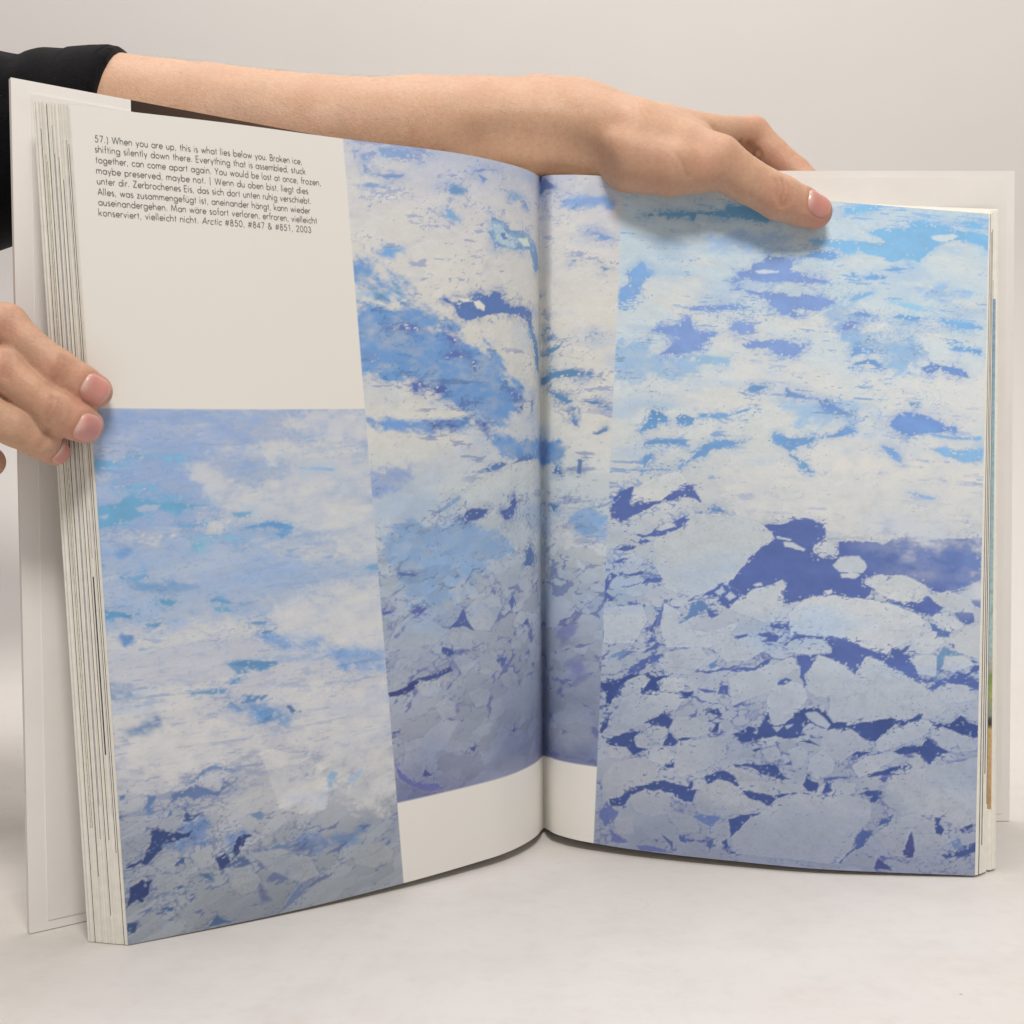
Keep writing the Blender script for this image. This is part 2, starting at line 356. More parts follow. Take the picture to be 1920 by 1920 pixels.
PRINTS = """
RC|white|5|1646 2225 2158 2306 2165 1962 1805 1834 1317 1809 1217 1872 1458 1964 1703 1978
RC|white|4|904 2296 1119 2341 1249 2300 1204 2207 957 2201
RC|158 192 226|3|1346 2601 1465 2609 1528 2522 1668 2470 1787 2478 1849 2379 1742 2301 1641 2376 1491 2417 1440 2475
RC|165 196 226|3|342 2320 452 2386 603 2277 724 2304 767 2238 607 2199 365 2186
RC|160 196 230|3|1820 2718 1929 2752 2050 2713 1931 2663
RC|165 198 228|3|1228 2099 1383 2129 1532 2108 1505 2037 1270 2023
RC|170 198 228|2.5|777 2887 915 2930 1174 2935 1038 2860 838 2852
RC|98 150 200|0.4|464 2972 691 3009 870 3032 869 3053 1118 3074 1121 3007 1051 3005 871 3007 731 3003 723 2972 703 2970 692 2994
RC|126 178 232|0.5|1274 2929 1373 2943 1523 2945 1604 2941 1663 2946 1572 2991 1611 3010 1771 3034 1750 3054 1810 3075 1871 3064 1992 3036 2154 3023 2155 2943 2094 2981 1993 2981 1913 2966 1864 2920 1816 2864 1756 2875 1676 2848 1646 2866 1525 2898 1476 2879 1405 2899 1315 2912
RC|ice|0.4|1863 2992 1912 3006 1972 3016 1998 3005 1973 2987 1913 2975
RC|126 178 232|0.4|2006 3080 2072 3091 2127 3080 2113 3059 2052 3068
RC|126 178 232|0.4|1448 3106 1567 3130 1648 3130 1608 3121 1518 3102 1489 3084 1449 3085
RC|120 160 225|0.4|1233 2843 1306 2864 1336 2883 1396 2885 1436 2860 1387 2835 1317 2840
RC|128 148 216|0.3|921 2693 944 2735 1002 2760 1006 2781 1045 2795 1084 2834 1148 2830 1209 2804 1200 2778 1281 2744 1411 2718 1322 2717 1183 2708 1104 2708 1005 2705
RC|ice|0.3|1028 2750 1072 2760 1141 2761 1132 2751 1043 2744
RC|128 148 216|0.4|937 2657 1007 2650 1086 2651 1146 2651 1176 2638 1245 2642 1254 2665 1335 2646 1405 2631 1366 2607 1317 2576 1277 2585 1228 2569 1259 2548 1230 2531 1170 2557 1119 2583 1078 2620 1027 2638
RC|128 148 216|0.4|711 2543 762 2557 891 2569 970 2576 991 2568 912 2551 793 2537 713 2532
RC|128 148 216|0.4|538 2426 573 2448 625 2456 681 2475 720 2502 731 2473 747 2445 798 2433 857 2437 819 2405 810 2379 772 2347 703 2328 590 2318 650 2369 669 2405 627 2417 575 2414
RC|128 148 216|0.5|906 2461 935 2488 984 2500 1034 2480 1060 2447 1016 2439 956 2445
RC|128 148 216|0.4|969 2390 1018 2404 1126 2422 1195 2422 1255 2401 1284 2413 1275 2393 1227 2354 1179 2338 1139 2348 1123 2377 1088 2381 1000 2368
RC|158 186 226|0.8|753 2316 823 2321 902 2321 932 2328 914 2282 845 2282 765 2277
RC|124 160 224|0.5|368 2566 375 2616 411 2638 399 2696 437 2719 470 2746 487 2713 518 2706 500 2665 470 2643 462 2598 414 2579 386 2558
RC|112 142 212|0.5|1199 2197 1225 2174 1284 2163 1363 2153 1353 2142 1245 2145 1186 2151
RC|112 142 212|0.5|1343 2147 1392 2150 1433 2112 1483 2100 1533 2078 1454 2083 1385 2094
RC|115 155 215|0.4|935 2051 1012 2081 1056 2088 1013 2066 877 2018 797 2033 776 2042 856 2046
RC|100 145 205|0.3|494 1944 528 1990 546 2049 583 2051 605 2032 647 2015 627 1999 586 1992 577 1963 525 1950
RC|105 148 208|0.3|667 2016 697 2037 767 2022 759 1987 719 1980 689 1998
RC|112 142 214|0.4|1696 2037 1729 2089 1778 2110 1837 2110 1896 2088 1946 2056 1986 2043 2015 2050 2016 2030 1947 2019 1879 2012 1791 1987 1731 2014
RC|120 165 225|0.5|1859 2011 1948 2001 2056 1997 2134 2011 2135 1994 1997 1988
RC|108 150 212|0.4|1136 1950 1184 1963 1224 1951 1341 1963 1332 1933 1274 1919 1226 1892 1186 1914
RC|108 150 212|0.3|1217 1886 1267 1860 1306 1838 1328 1795 1298 1808 1277 1841 1227 1863
RC|128 172 228|0.8|1910 1934 1969 1947 2038 1936 2146 1946 2147 1892 2059 1877 1980 1903
RC|112 150 215|0.6|1665 1936 1724 1924 1755 1886 1756 1862 1696 1898
RC|105 145 205|0.3|518 1892 580 1909 653 1903 723 1911 723 1897 653 1888 581 1890 519 1872
RC|105 145 205|0.3|516 1823 562 1835 524 1765 618 1770 639 1766 525 1756
RC|105 145 205|0.3|699 1779 747 1825 804 1867 813 1897 921 1922 1019 1919 922 1898 853 1879 825 1853 757 1816
RC|114 142 214|0.4|1864 2378 1919 2353 1989 2342 2058 2326 2074 2291 1989 2311 1929 2333 1881 2295 1835 2333 1880 2351
RC|112 150 215|0.6|1502 2398 1531 2420 1621 2406 1621 2385 1552 2383 1501 2362
RC|112 150 215|0.4|1514 2333 1583 2361 1622 2355 1648 2321 1583 2332 1524 2323
RC|120 165 222|0.4|1695 2569 1724 2592 1854 2577 1785 2560
RC|125 170 228|0.4|1923 2590 2023 2571 2133 2557 2133 2542 2024 2537 1944 2560
RC|130 175 228|0.5|1484 2642 1532 2681 1602 2692 1563 2668 1504 2643
RC|150 192 236|0.8|1672 2655 1722 2648 1842 2636 1823 2616 1763 2620
RC|125 140 212|0.5|1453 2517 1497 2540 1527 2532 1508 2505 1449 2491
RC|120 150 215|0.4|1486 2570 1555 2595 1611 2563 1546 2569
RC|118 160 222|0.3|1484 2786 1519 2784 1529 2764 1495 2764
RC|118 160 222|0.3|1549 2765 1609 2780 1669 2779 1649 2759 1570 2751
RC|118 160 222|0.3|1633 2808 1707 2824 1767 2823 1698 2807
RC|118 160 222|0.4|1977 2428 2006 2446 2135 2437 2126 2407 2066 2424
RC|105 145 205|0.3|998 2169 1037 2196 1106 2191 1053 2162
RC|105 145 205|0.3|1786 2152 1835 2160 1796 2141
RC|112 150 215|0.4|1447 1989 1495 2026 1530 2003 1477 1975 1360 1959
RC|floe|0.3|596 1425 774 1566 934 1570 1094 1540 1144 1508 1176 1471 1061 1382 996 1291 948 1249 792 1182 669 1215 601 1328
RC|floe|0.3|973 1135 1049 1207 1175 1262 1218 1284 1230 1227 1214 1149 1173 1079 1084 1103
RC|floe|0.3|1258 1132 1362 1220 1518 1222 1617 1208 1774 1180 1893 1132 1866 1054 1741 997 1703 962 1545 1013 1408 1035 1272 1028
RC|floe|0.3|1600 1284 1672 1331 1770 1333 1889 1286 1909 1249 1852 1203 1724 1222
RC|floe|0.3|663 1137 735 1102 719 1033 880 1014 1016 1070 960 999 883 956 682 944 647 1039
RC|floe|0.3|1245 979 1311 1025 1408 1016 1459 976 1372 950 1275 952
RC|floe|0.3|1356 862 1401 945 1490 920 1550 871 1514 794 1399 760 1349 795
RC|floe|0.3|1522 832 1598 901 1625 950 1704 920 1783 894 1941 801 2000 749 1565 733
RC|floe|0.3|1820 948 1897 965 1946 962 1948 877 1871 884
RC|floe|0.3|1985 964 2062 971 2122 936 2035 899 1977 906
RC|floe|0.3|2022 1041 2089 1102 2152 1114 2155 961 2052 985
RC|floe|0.3|988 810 1084 873 1200 890 1276 933 1307 887 1212 834 1205 786 1013 700
RC|floe|0.3|679 800 780 797 763 748 672 742
RC|floe|0.3|478 1665 560 1718 704 1764 736 1717 668 1664 618 1622 481 1601
RC|floe|0.3|364 1099 548 1130 573 1054 515 953 371 943
RC|floe|0.3|684 915 843 944 885 899 799 827 709 821 645 865
RC|floe|0.3|900 1015 1019 1003 1107 1008 1148 963 1082 911 965 894 913 939
RC|floe|0.3|1909 1239 2007 1262 2125 1219 2107 1170 2028 1171 1979 1184
RC|floe|0.3|1922 1143 1990 1165 2069 1110 2011 1079
RC|floe|0.3|1837 1034 1943 1077 1983 1030 1916 980 1858 978
RC|white|6|934 1777 1279 1837 1674 1878 2141 1841 2148 1532 1686 1492 1419 1519 1289 1590 994 1563
RC|74 90 164|0.25|373 1542 384 1626 422 1657 462 1684 492 1695 473 1660 455 1610 461 1597 544 1611 607 1620 648 1648 708 1676 732 1705 778 1691 805 1651 816 1623 770 1640 729 1646 675 1625 618 1613 526 1561 474 1537 434 1515 384 1523
RC|74 90 164|0.25|483 1459 552 1457 624 1495 695 1528 734 1550 763 1541 716 1495 636 1457 532 1444
RC|ice|0.25|604 1484 654 1521 695 1516 691 1500 625 1481
RC|74 90 164|0.25|1114 1539 1192 1545 1289 1571 1348 1574 1398 1547 1414 1509 1415 1491 1353 1457 1354 1413 1404 1391 1453 1392 1482 1414 1470 1477 1568 1479 1657 1479 1687 1465 1725 1494 1853 1517 1922 1512 1981 1510 2148 1518 2152 1317 2094 1305 2036 1278 1987 1266 1919 1259 1889 1286 1829 1318 1770 1333 1672 1331 1604 1308 1600 1284 1644 1262 1626 1237 1607 1212 1518 1222 1430 1226 1362 1220 1305 1183 1237 1169 1222 1178 1233 1266 1218 1284 1175 1262 1097 1238 1040 1196 1010 1195 999 1223 968 1246 1005 1311 1061 1382 1118 1434 1176 1471 1144 1508
RC|ice|0.25|1215 1459 1254 1461 1319 1431 1310 1423 1256 1434 1226 1440
RC|ice|0.25|1180 1484 1254 1473 1245 1465 1185 1477
RC|ice|0.25|1449 1364 1482 1400 1571 1412 1591 1390 1612 1362 1593 1337 1534 1334 1485 1337
RC|ice|0.25|1490 1323 1563 1333 1579 1322 1555 1306 1495 1308
RC|ice|0.25|1415 1242 1449 1250 1454 1234 1430 1228
RC|ice|0.25|1082 1252 1116 1261 1121 1253 1092 1246
RC|74 90 164|0.25|856 1196 929 1248 1009 1214 1016 1190 969 1130 913 1160 922 1180
RC|ice|0.25|901 1208 934 1234 950 1211 921 1194
RC|ice|0.25|951 1191 975 1212 1000 1194 972 1173
RC|74 90 164|0.25|865 1119 914 1127 925 1103 886 1086
RC|90 120 180|0.3|793 1154 843 1161 864 1138 836 1108 748 1054 718 1043 786 1105
RC|74 90 164|0.2|586 1006 615 1056 634 1085 626 1038 607 1007
RC|74 90 164|0.2|584 953 608 988 620 965
RC|74 90 164|0.25|348 1128 349 1216 376 1262 390 1273 416 1259 387 1228 370 1178 411 1142
RC|74 90 164|0.25|426 1270 477 1268 561 1292 541 1266 478 1258
RC|74 90 164|0.25|543 1227 563 1253 636 1261 637 1242 574 1237
RC|74 90 164|0.25|415 1382 460 1407 507 1403 492 1386 441 1373
RC|74 90 164|0.25|398 1319 442 1344 474 1341 423 1319
RC|74 90 164|0.25|517 1421 553 1438 580 1429 544 1415
RC|74 90 164|0.25|1730 1201 1773 1214 1793 1196 1822 1216 1861 1203 1881 1209 1905 1234 1969 1188 1931 1158 1892 1151 1833 1178 1774 1187
RC|74 90 164|0.25|2024 1166 2116 1170 2122 1127 2088 1113 2049 1138
RC|80 105 170|0.3|1903 1131 1952 1091 2011 1074 2007 1050 1963 1058 1923 1095
RC|74 90 164|0.3|2100 1232 2152 1229 2153 1191 2116 1209
RC|74 90 164|0.25|1173 1079 1212 1077 1251 1079 1261 1051 1213 1058 1178 1059
RC|74 90 164|0.25|1009 1012 1058 1024 1077 1018 1019 995
RC|74 90 164|0.25|1107 1023 1165 1040 1185 1023 1224 1025 1196 995 1147 987 1156 1011
RC|74 90 164|0.25|1240 983 1263 1008 1301 1034 1369 1033 1456 1033 1535 1013 1614 992 1683 966 1732 959 1741 992 1780 999 1842 1020 1819 991 1800 971 1839 963 1820 948 1850 911 1881 856 1862 850 1783 894 1704 920 1655 951 1616 945 1588 901 1570 872 1539 899 1490 920 1401 945 1373 919 1356 871 1337 851 1344 814 1309 840 1316 888 1285 943 1372 950 1459 960 1458 981 1418 1017 1359 1028 1301 1020
RC|ice|0.2|1770 998 1789 1006 1799 995 1780 983
RC|74 90 164|0.25|1213 810 1241 838 1290 828 1252 804 1214 796
RC|74 90 164|0.25|1911 819 1959 854 2016 875 2050 904 2094 882 2122 931 2159 923 2094 878 2160 847 2161 824 2075 839 1998 841 1940 815
RC|96 130 180|0.5|1951 953 1984 1011 2013 993 2072 977 1985 968 1976 916 1949 858 1957 915
RC|74 90 164|0.25|440 773 500 816 561 879 674 905 624 873 574 831 554 811 502 792 472 751 433 695 414 656 384 661 390 730
RC|74 90 164|0.25|607 800 689 805 639 778 662 741 611 730 574 727 614 771
RC|100 130 185|0.5|384 866 444 900 521 923 455 886
RC|74 90 164|0.25|987 848 1025 869 1103 874 1151 911 1180 917 1171 893 1104 857 1026 846
RC|90 120 175|0.3|887 870 930 902 926 873 898 847
RC|74 90 164|0.25|950 779 985 786 982 743 932 740
RC|74 90 164|0.25|764 724 823 747 814 718 785 709
RC|74 90 164|0.25|837 762 892 756 932 749 873 741
RC|95 150 215|0.6|1797 1724 1857 1712 1917 1698 1867 1698
RC|110 150 200|0.3|1248 1855 1288 1847 1330 1795 1289 1827
RC|95 125 185|0.3|853 1595 902 1603 943 1578 883 1582
RC|floe|0.3|1174 737 1210 806 1268 824 1328 804 1354 748 1312 698 1256 633 1208 620 1177 670
RC|floe|0.3|1524 814 1601 865 1698 907 1777 891 1877 847 1978 755 1998 727 1940 687 1862 689 1784 672 1745 680 1608 656 1530 639 1460 678 1466 764
RC|floe|0.3|1356 834 1373 893 1432 896 1503 851 1514 804 1437 762 1368 777
RC|floe|0.3|399 455 440 474 505 470 522 443 476 409 422 413
RC|floe|0.3|602 566 648 585 706 565 682 524 631 515
RC|floe|0.3|721 571 749 621 840 623 882 592 903 565 844 542 754 530
RC|floe|0.3|423 605 483 689 535 722 703 729 775 710 737 659 646 633 585 584 490 537 427 526 404 564
RC|floe|0.3|395 316 445 381 519 408 614 427 668 393 661 334 558 286 474 237 401 199
RC|floe|0.3|533 235 569 277 684 288 726 254 735 188 638 164 563 180
RC|floe|0.3|848 246 875 315 924 347 984 347 1054 320 1115 278 1175 255 1079 219 941 188 871 201
RC|floe|0.3|1034 112 1119 194 1186 237 1232 278 1327 323 1425 311 1502 333 1610 319 1664 303 1662 229 1624 191 1587 152 1579 88 1513 30 1339 37 1146 38 1048 38
RC|floe|0.3|1727 305 1743 408 1849 449 1956 462 2159 516 2165 229 2069 207 1952 258 1816 253
RC|floe|0.3|1693 157 1769 224 1874 255 1953 221 2032 150 1956 93 1860 72 1773 78
RC|floe|0.3|981 399 1030 422 1120 391 1228 371 1355 353 1347 324 1259 327 1134 308 1054 329
RC|floe|0.3|1425 572 1491 627 1580 617 1611 571 1661 545 1574 513 1516 474 1446 517
RC|floe|0.3|1576 457 1643 497 1749 525 1760 493 1684 443 1607 412
RC|floe|0.3|1679 574 1776 625 1863 665 1941 668 1894 601 1788 559 1691 527
RC|floe|0.3|1281 507 1319 528 1359 512 1351 455 1304 433
RC|floe|0.3|1380 476 1436 521 1487 472 1479 425 1412 394 1372 428
RC|floe|0.3|765 507 845 522 974 551 988 466 891 402 772 354 748 438
RC|floe|0.3|545 518 588 526 621 505 591 468 558 475
RC|floe|0.3|1123 543 1181 575 1225 574 1212 535 1144 525
RC|floe|0.3|1155 498 1222 521 1243 476 1186 453
RC|floe|0.3|1951 640 2040 625 2060 578 2003 548 1943 593
RC|floe|0.3|2040 625 2118 609 2139 553 2081 541
RC|floe|0.3|1838 495 1906 516 1897 469 1849 458
RC|floe|0.3|1937 811 2015 842 2094 831 2144 780 1997 756
RC|floe|0.3|458 746 531 790 606 801 567 729 470 717
RC|floe|0.3|730 178 770 191 862 172 875 116 795 108
RC|floe|0.3|601 474 684 481 747 448 698 405 625 418
RC|floe|0.3|919 139 1002 165 1024 120 968 50 928 55
RC|floe|0.3|458 128 543 148 558 73 483 63
RC|floe|0.3|1405 328 1442 367 1500 389 1588 374 1590 337
RC|66 72 142|0.25|1540 630 1608 651 1745 680 1769 672 1756 638 1708 598 1670 564 1610 590 1570 617
RC|66 72 142|0.25|1765 662 1833 674 1891 700 1882 680 1804 644
RC|66 72 142|0.25|1013 563 1081 597 1140 601 1177 665 1198 624 1218 616 1257 628 1313 689 1341 709 1390 712 1440 686 1480 650 1540 644 1531 624 1462 617 1413 623 1373 635 1336 605 1318 566 1250 557 1220 569 1123 547 1055 528 1044 556
RC|ice|0.25|1342 681 1391 691 1431 672 1466 636 1452 619 1403 632 1363 654
RC|ice|0.25|1199 610 1243 613 1219 586
RC|ice|0.2|1112 578 1131 588 1127 573
RC|ice|0.2|1257 617 1291 626 1267 605
RC|66 72 142|0.25|1941 654 2019 662 2072 701 2107 670 2166 658 2167 596 2079 612 2040 629 1981 641
RC|66 72 142|0.25|1764 530 1807 550 1895 558 1913 601 1943 569 1983 552 2022 535 1964 518 1941 499 1937 466 1906 507 1867 524 1789 512
RC|66 72 142|0.25|1564 504 1593 524 1652 521 1594 495
RC|66 72 142|0.25|356 737 426 763 498 798 594 814 552 802 458 756 429 694 411 643 385 636 392 701
RC|66 72 142|0.25|577 730 606 786 595 800 684 806 638 778 656 741
RC|66 72 142|0.25|764 733 824 747 795 713
RC|66 72 142|0.25|403 475 438 508 512 539 566 539 541 508 553 475 612 465 539 430 505 465 420 462
RC|66 72 142|0.25|585 584 646 618 687 641 703 618 729 610 711 560 669 576
RC|66 72 142|0.25|684 486 711 560 744 524 844 537 764 516 735 490
RC|66 72 142|0.25|899 661 938 678 960 641 920 648
RC|66 72 142|0.25|937 606 951 616 943 568 913 566
RC|66 72 142|0.25|1030 422 1089 436 1157 436 1206 450 1236 428 1257 392 1305 387 1286 376 1208 389 1149 403 1099 427
RC|66 72 142|0.25|893 364 942 387 981 399 1032 379 1058 339 1054 327 1003 349 953 359 905 327
RC|66 72 142|0.25|542 274 631 312 702 329 774 316 815 310 834 340 831 302 861 304 838 245 798 242 757 257 725 273 684 288 611 281 538 245 508 202 434 174 426 217 496 230
RC|66 72 142|0.25|1079 312 1134 308 1202 308 1294 320 1232 288 1194 256 1155 272 1105 282
RC|66 72 142|0.25|1345 361 1372 414 1388 383 1422 376 1414 329 1375 335
RC|66 72 142|0.25|1452 368 1461 387 1487 342 1439 330
RC|66 72 142|0.3|1600 333 1648 353 1716 351 1688 304 1659 298 1663 326
RC|66 72 142|0.25|1011 180 1060 203 1167 224 1109 193 1063 142 1025 101 1022 157
RC|66 72 142|0.3|986 79 1010 95 1017 54 1048 38 1019 28
RC|90 105 165|0.4|842 179 881 192 991 192 933 145 893 155
RC|85 88 150|0.3|776 83 805 95 823 54 792 61
RC|85 88 150|0.3|917 73 946 85 930 18
RC|85 88 150|0.3|699 84 757 57 753 28
RC|74 66 134|0.2|1822 79 1834 135 1857 186 1874 99 1865 67 1832 66
RC|80 84 148|0.3|1528 26 1560 69 1608 108 1597 144 1634 177 1674 165 1637 109 1579 79 1542 45
RC|74 70 136|0.3|1693 15 1701 70 1726 48 1775 9 1717 16
RC|80 84 148|0.3|1692 193 1720 222 1773 252 1749 219
RC|66 72 142|0.3|1952 249 1991 245 1982 218 2012 196 1993 167 1964 176
RC|70 72 138|0.3|1995 85 2053 96 2081 125 2167 146 2168 110 2092 80 2015 72
RC|98 115 165|0.4|2042 142 2080 161 2091 116 2052 106
RC|70 72 138|0.3|2070 198 2136 228 2137 209 2089 180
RC|84 88 152|0.6|439 77 483 54 539 32 453 20
RC|84 88 152|0.6|572 21 666 23 749 9 605 2
RC|84 92 156|0.5|383 137 417 201 478 160 448 107 407 82
RC|66 72 142|0.25|693 400 739 413 745 390 715 387
RC|66 72 142|0.25|364 540 408 594 400 543 375 516
RC|66 72 142|0.2|1105 499 1154 516 1126 486
RC|66 72 142|0.2|1318 556 1376 560 1446 531 1396 542
RC|66 72 142|0.25|1645 423 1713 444 1790 470 1829 467 1733 422 1646 409
LB|118 164 214|3|1043 2641 999 2641 959 2619 950 2594 889 2567 826 2571 851 2525 937 2520 994 2548 1043 2558
LB|114 160 212|3.2|1057 2477 942 2457 826 2462 734 2454 672 2404 738 2376 687 2365 643 2327 538 2311 452 2288 401 2208 430 2187 323 2153 291 2084 378 2042 419 1960 551 1975 649 2043 754 2070 726 2109 842 2174 1081 2196
LB|125 175 222|1.5|908 2710 840 2718 847 2696 887 2680 915 2690
LB|150 195 232|2|1034 2521 908 2534 832 2557 852 2518 945 2501 1029 2496
LB|84 112 182|0.25|684 2511 655 2503 628 2508 580 2507 543 2543 484 2541 451 2560 417 2554 391 2515 353 2501 290 2509 189 2494 205 2433 199 2412 257 2449 334 2468 429 2464 510 2442 562 2432 591 2420 631 2442 649 2484
LB|ice|0.25|556 2509 530 2514 501 2493 502 2470 539 2480
LB|ice|0.25|621 2515 580 2520 566 2509 601 2503
LB|92 135 188|0.3|206 2412 154 2380 112 2332 95 2217 146 2230 172 2308
LB|110 142 200|0.4|456 2891 389 2874 343 2843 291 2847 257 2859 196 2828 106 2776 72 2699 145 2687 183 2731 211 2769 282 2765 355 2763 436 2757 443 2780 474 2816 442 2827
LB|205 208 222|0.3|441 2854 407 2858 367 2830 334 2806 325 2777 392 2769 430 2795
LB|228 222 212|0.3|286 2813 235 2821 204 2791 259 2786
LB|98 128 196|0.3|417 2827 376 2829 363 2796 391 2796
LB|140 158 212|0.5|899 3114 856 3119 808 3114 763 3098 820 3093 874 3083 893 3090
LB|135 155 212|0.4|773 3134 738 3129 715 3107
LB|140 155 210|0.4|972 3080 942 3077 954 3064
LB|140 155 210|0.4|959 3036 938 3017 960 3011
LB|130 150 208|0.4|917 3005 862 3010 813 3018 835 3004 885 2999
LB|140 158 210|0.5|970 2955 941 2973 887 2966 925 2956
LB|112 150 205|0.4|635 2977 621 2995 582 2977 609 2964 635 2961
LB|125 145 205|0.3|524 3074 495 3090 408 3096 465 3088 510 3070
LB|120 142 205|0.3|517 3063 466 3049 489 3035
LB|140 165 210|0.6|348 2998 307 3015 265 3002 308 2987
LB|120 148 205|0.3|265 2988 237 2994 220 2959 255 2970
LB|130 165 215|0.8|689 2875 638 2896 614 2857 652 2859
LB|96 108 184|0.4|918 2382 877 2381 865 2397 824 2395 801 2377 860 2370 918 2374
LB|92 105 180|0.3|681 2358 646 2340 643 2323 675 2345
LB|92 105 180|0.4|685 2267 644 2294 604 2265 652 2264
LB|84 98 176|0.3|832 2151 795 2155 789 2142 744 2135 705 2142 692 2132 699 2116 733 2106 751 2122 789 2138 814 2138 818 2116 832 2122
LB|92 110 182|0.4|390 2125 290 2098 303 2076 356 2101
LB|85 105 165|0.3|569 2256 556 2216 558 2183 567 2216
LB|92 110 180|0.4|634 2056 598 2072 532 2066 591 2066
LB|120 145 205|0.6|987 2242 1022 2278 967 2267 956 2255
LB|80 98 160|0.3|315 2049 280 2063 286 2034
LB|92 125 185|0.3|214 2078 191 2086 201 2029
LB|110 120 180|0.4|759 1978 733 1975 747 1958
LB|95 110 180|0.4|559 1968 512 1981 521 1958
RB|88 130 180|0.3|1 2154 1 2187 115 2212 180 2225 244 2211 306 2200 244 2200 181 2182 115 2183 34 2154
RB|90 130 180|0.3|63 2128 145 2096 197 2074 171 2059 131 2085
RB|90 128 180|0.3|235 2074 299 2073 343 2051 274 2057
RB|95 135 180|0.3|20 2288 75 2323 134 2341 146 2356 134 2320 87 2294
RB|125 150 210|0.4|248 2870 296 2863 338 2851 297 2838 266 2853
RB|84 105 165|0.6|5 3134 37 3120 106 3080 37 3071 4 3052
RB|140 175 222|2|151 3008 196 3037 278 3049 338 3036 315 2996 221 2988
RB|95 130 180|0.3|35 2418 74 2431 86 2416
RB|95 130 180|0.3|20 2368 96 2379 113 2371 62 2360
RB|95 130 180|0.3|185 2045 217 2038 199 2027
RB|110 150 195|0.4|289 2707 319 2703 302 2690
RB|110 145 195|0.3|168 2736 192 2740 186 2727
RB|110 145 195|0.3|269 2399 287 2393 276 2385
RB|90 125 185|0.3|200 1987 217 1958 207 1955
LB|floe|0.3|650 1145 575 1212 511 1215 458 1143 531 1054 618 1066
LB|floe|0.3|1030 922 964 934 923 902 1002 861
LB|floe|0.3|893 871 793 866 809 800 876 805
LB|floe|0.3|719 941 671 955 613 914 676 870
LB|floe|0.3|968 609 889 616 885 520 937 434 990 487
LB|floe|0.3|587 943 509 942 469 858 578 854
LB|floe|0.3|552 1187 484 1207 465 1155 527 1152
LB|floe|0.3|748 1051 689 1065 620 1034 634 982 705 992
LB|floe|0.3|959 1130 883 1163 747 1072 806 1027 1000 1021 1008 1053
LB|floe|0.3|979 1008 893 1028 799 963 879 921 952 953
LB|floe|0.3|471 826 424 839 374 813 362 771 411 761 463 789
LB|floe|0.3|650 774 606 793 550 768 559 720 616 713
LB|floe|0.3|818 748 776 773 730 749 727 695 787 684
LB|112 160 214|1.4|483 1945 303 1886 -74 1933 -67 1772 287 1819 434 1815 473 1870
LB|146 176 212|3|929 1538 643 1549 526 1508 387 1398 558 1328 656 1274 774 1181 881 1194 946 1304 986 1451
LB|150 172 214|2.5|1041 1781 873 1780 936 1711 1040 1676
LB|118 160 214|2|1023 1994 831 1992 601 1999 625 1947 833 1951 966 1964
LB|84 112 178|0.3|553 1760 515 1780 434 1799 374 1791 267 1824 201 1817 202 1806 341 1794 463 1773
LB|72 90 160|0.35|648 1554 630 1590 595 1604 522 1594 536 1562 585 1544
LB|72 90 160|0.3|442 1578 397 1591 362 1648 338 1613 365 1561 399 1536 429 1544
LB|128 150 200|0.5|750 1603 660 1660 655 1644 729 1607
LB|84 108 168|0.3|293 1314 271 1368 237 1400 201 1349 228 1301
LB|84 100 165|0.4|947 1350 866 1337 872 1326 933 1334
LB|84 92 160|0.3|1029 1189 987 1183 1025 1173
LB|84 92 160|0.35|903 1175 876 1193 834 1183 873 1156
LB|72 84 152|0.25|735 1081 687 1118 662 1155 640 1101 618 1066 613 1055 665 1083 700 1082
LB|84 100 165|0.3|412 1159 386 1199 363 1140 397 1123
LB|110 120 178|0.5|985 1076 927 1131 941 1097 974 1072
LB|84 96 158|0.3|311 1042 280 1060 248 1021
LB|76 80 150|0.3|773 1007 706 976 742 960 775 986
LB|66 60 130|0.25|1037 840 960 849 903 883 888 870 917 838 984 822 1028 816
LB|76 78 146|0.3|903 883 803 889 738 917 722 888 758 882 860 866
LB|80 90 156|0.3|510 909 467 913 438 903 462 868
LB|94 90 158|0.4|1026 525 991 466 927 421 835 403 801 374 895 383 972 425 1013 470
LB|80 72 140|0.3|902 448 888 480 861 446
LB|84 84 148|0.3|662 531 631 530 638 504
LB|84 78 146|0.3|1035 668 997 667 1025 656
LB|84 84 148|0.3|410 557 397 576 388 552
LB|84 100 165|0.3|767 1981 731 1970 752 1960
LB|84 100 165|0.3|699 1974 657 1968 679 1958
LB|84 100 165|0.3|538 1982 511 1977 520 1961
RB|108 152 200|1.2|-10 1890 138 1889 171 1843 152 1775 -12 1776
RB|138 172 212|2.5|213 1516 284 1552 356 1534 345 1421 257 1438
RB|84 120 172|0.3|72 1594 145 1576 119 1547
RB|84 112 165|0.3|224 1799 245 1799 237 1726 221 1731
RB|80 110 165|0.3|102 1730 129 1764 158 1724
RB|95 125 180|0.3|199 1979 235 1946 220 1951
RB|95 125 175|0.3|281 1919 339 1951 340 1939 301 1914
RB|95 125 175|0.3|303 1576 328 1583 324 1566
RB|132 140 182|2|146 976 228 1040 231 938 175 910
RB|132 140 182|2|224 824 278 852 282 762 238 735
LA|150 178 224|6|2176 2035 1746 2039 1547 1981 1553 1894 1800 1832 1730 1713 1668 1652 1872 1561 2207 1573
LA|160 186 222|6|2195 1573 1649 1551 1304 1393 1387 1296 1671 1251 2218 1226
LA|white|3.5|1795 1819 1721 1837 1634 1737 1532 1720 1380 1810 1519 1887 1445 1913 1337 1870 1021 1848 1022 1656 1007 1390 1178 1432 1218 1505 1364 1563 1575 1615 1654 1658 1717 1713
LA|white|3.5|1499 1250 1311 1310 1158 1317 1014 1224 1008 1019 1181 1070 1327 1129 1437 1127 1470 1165
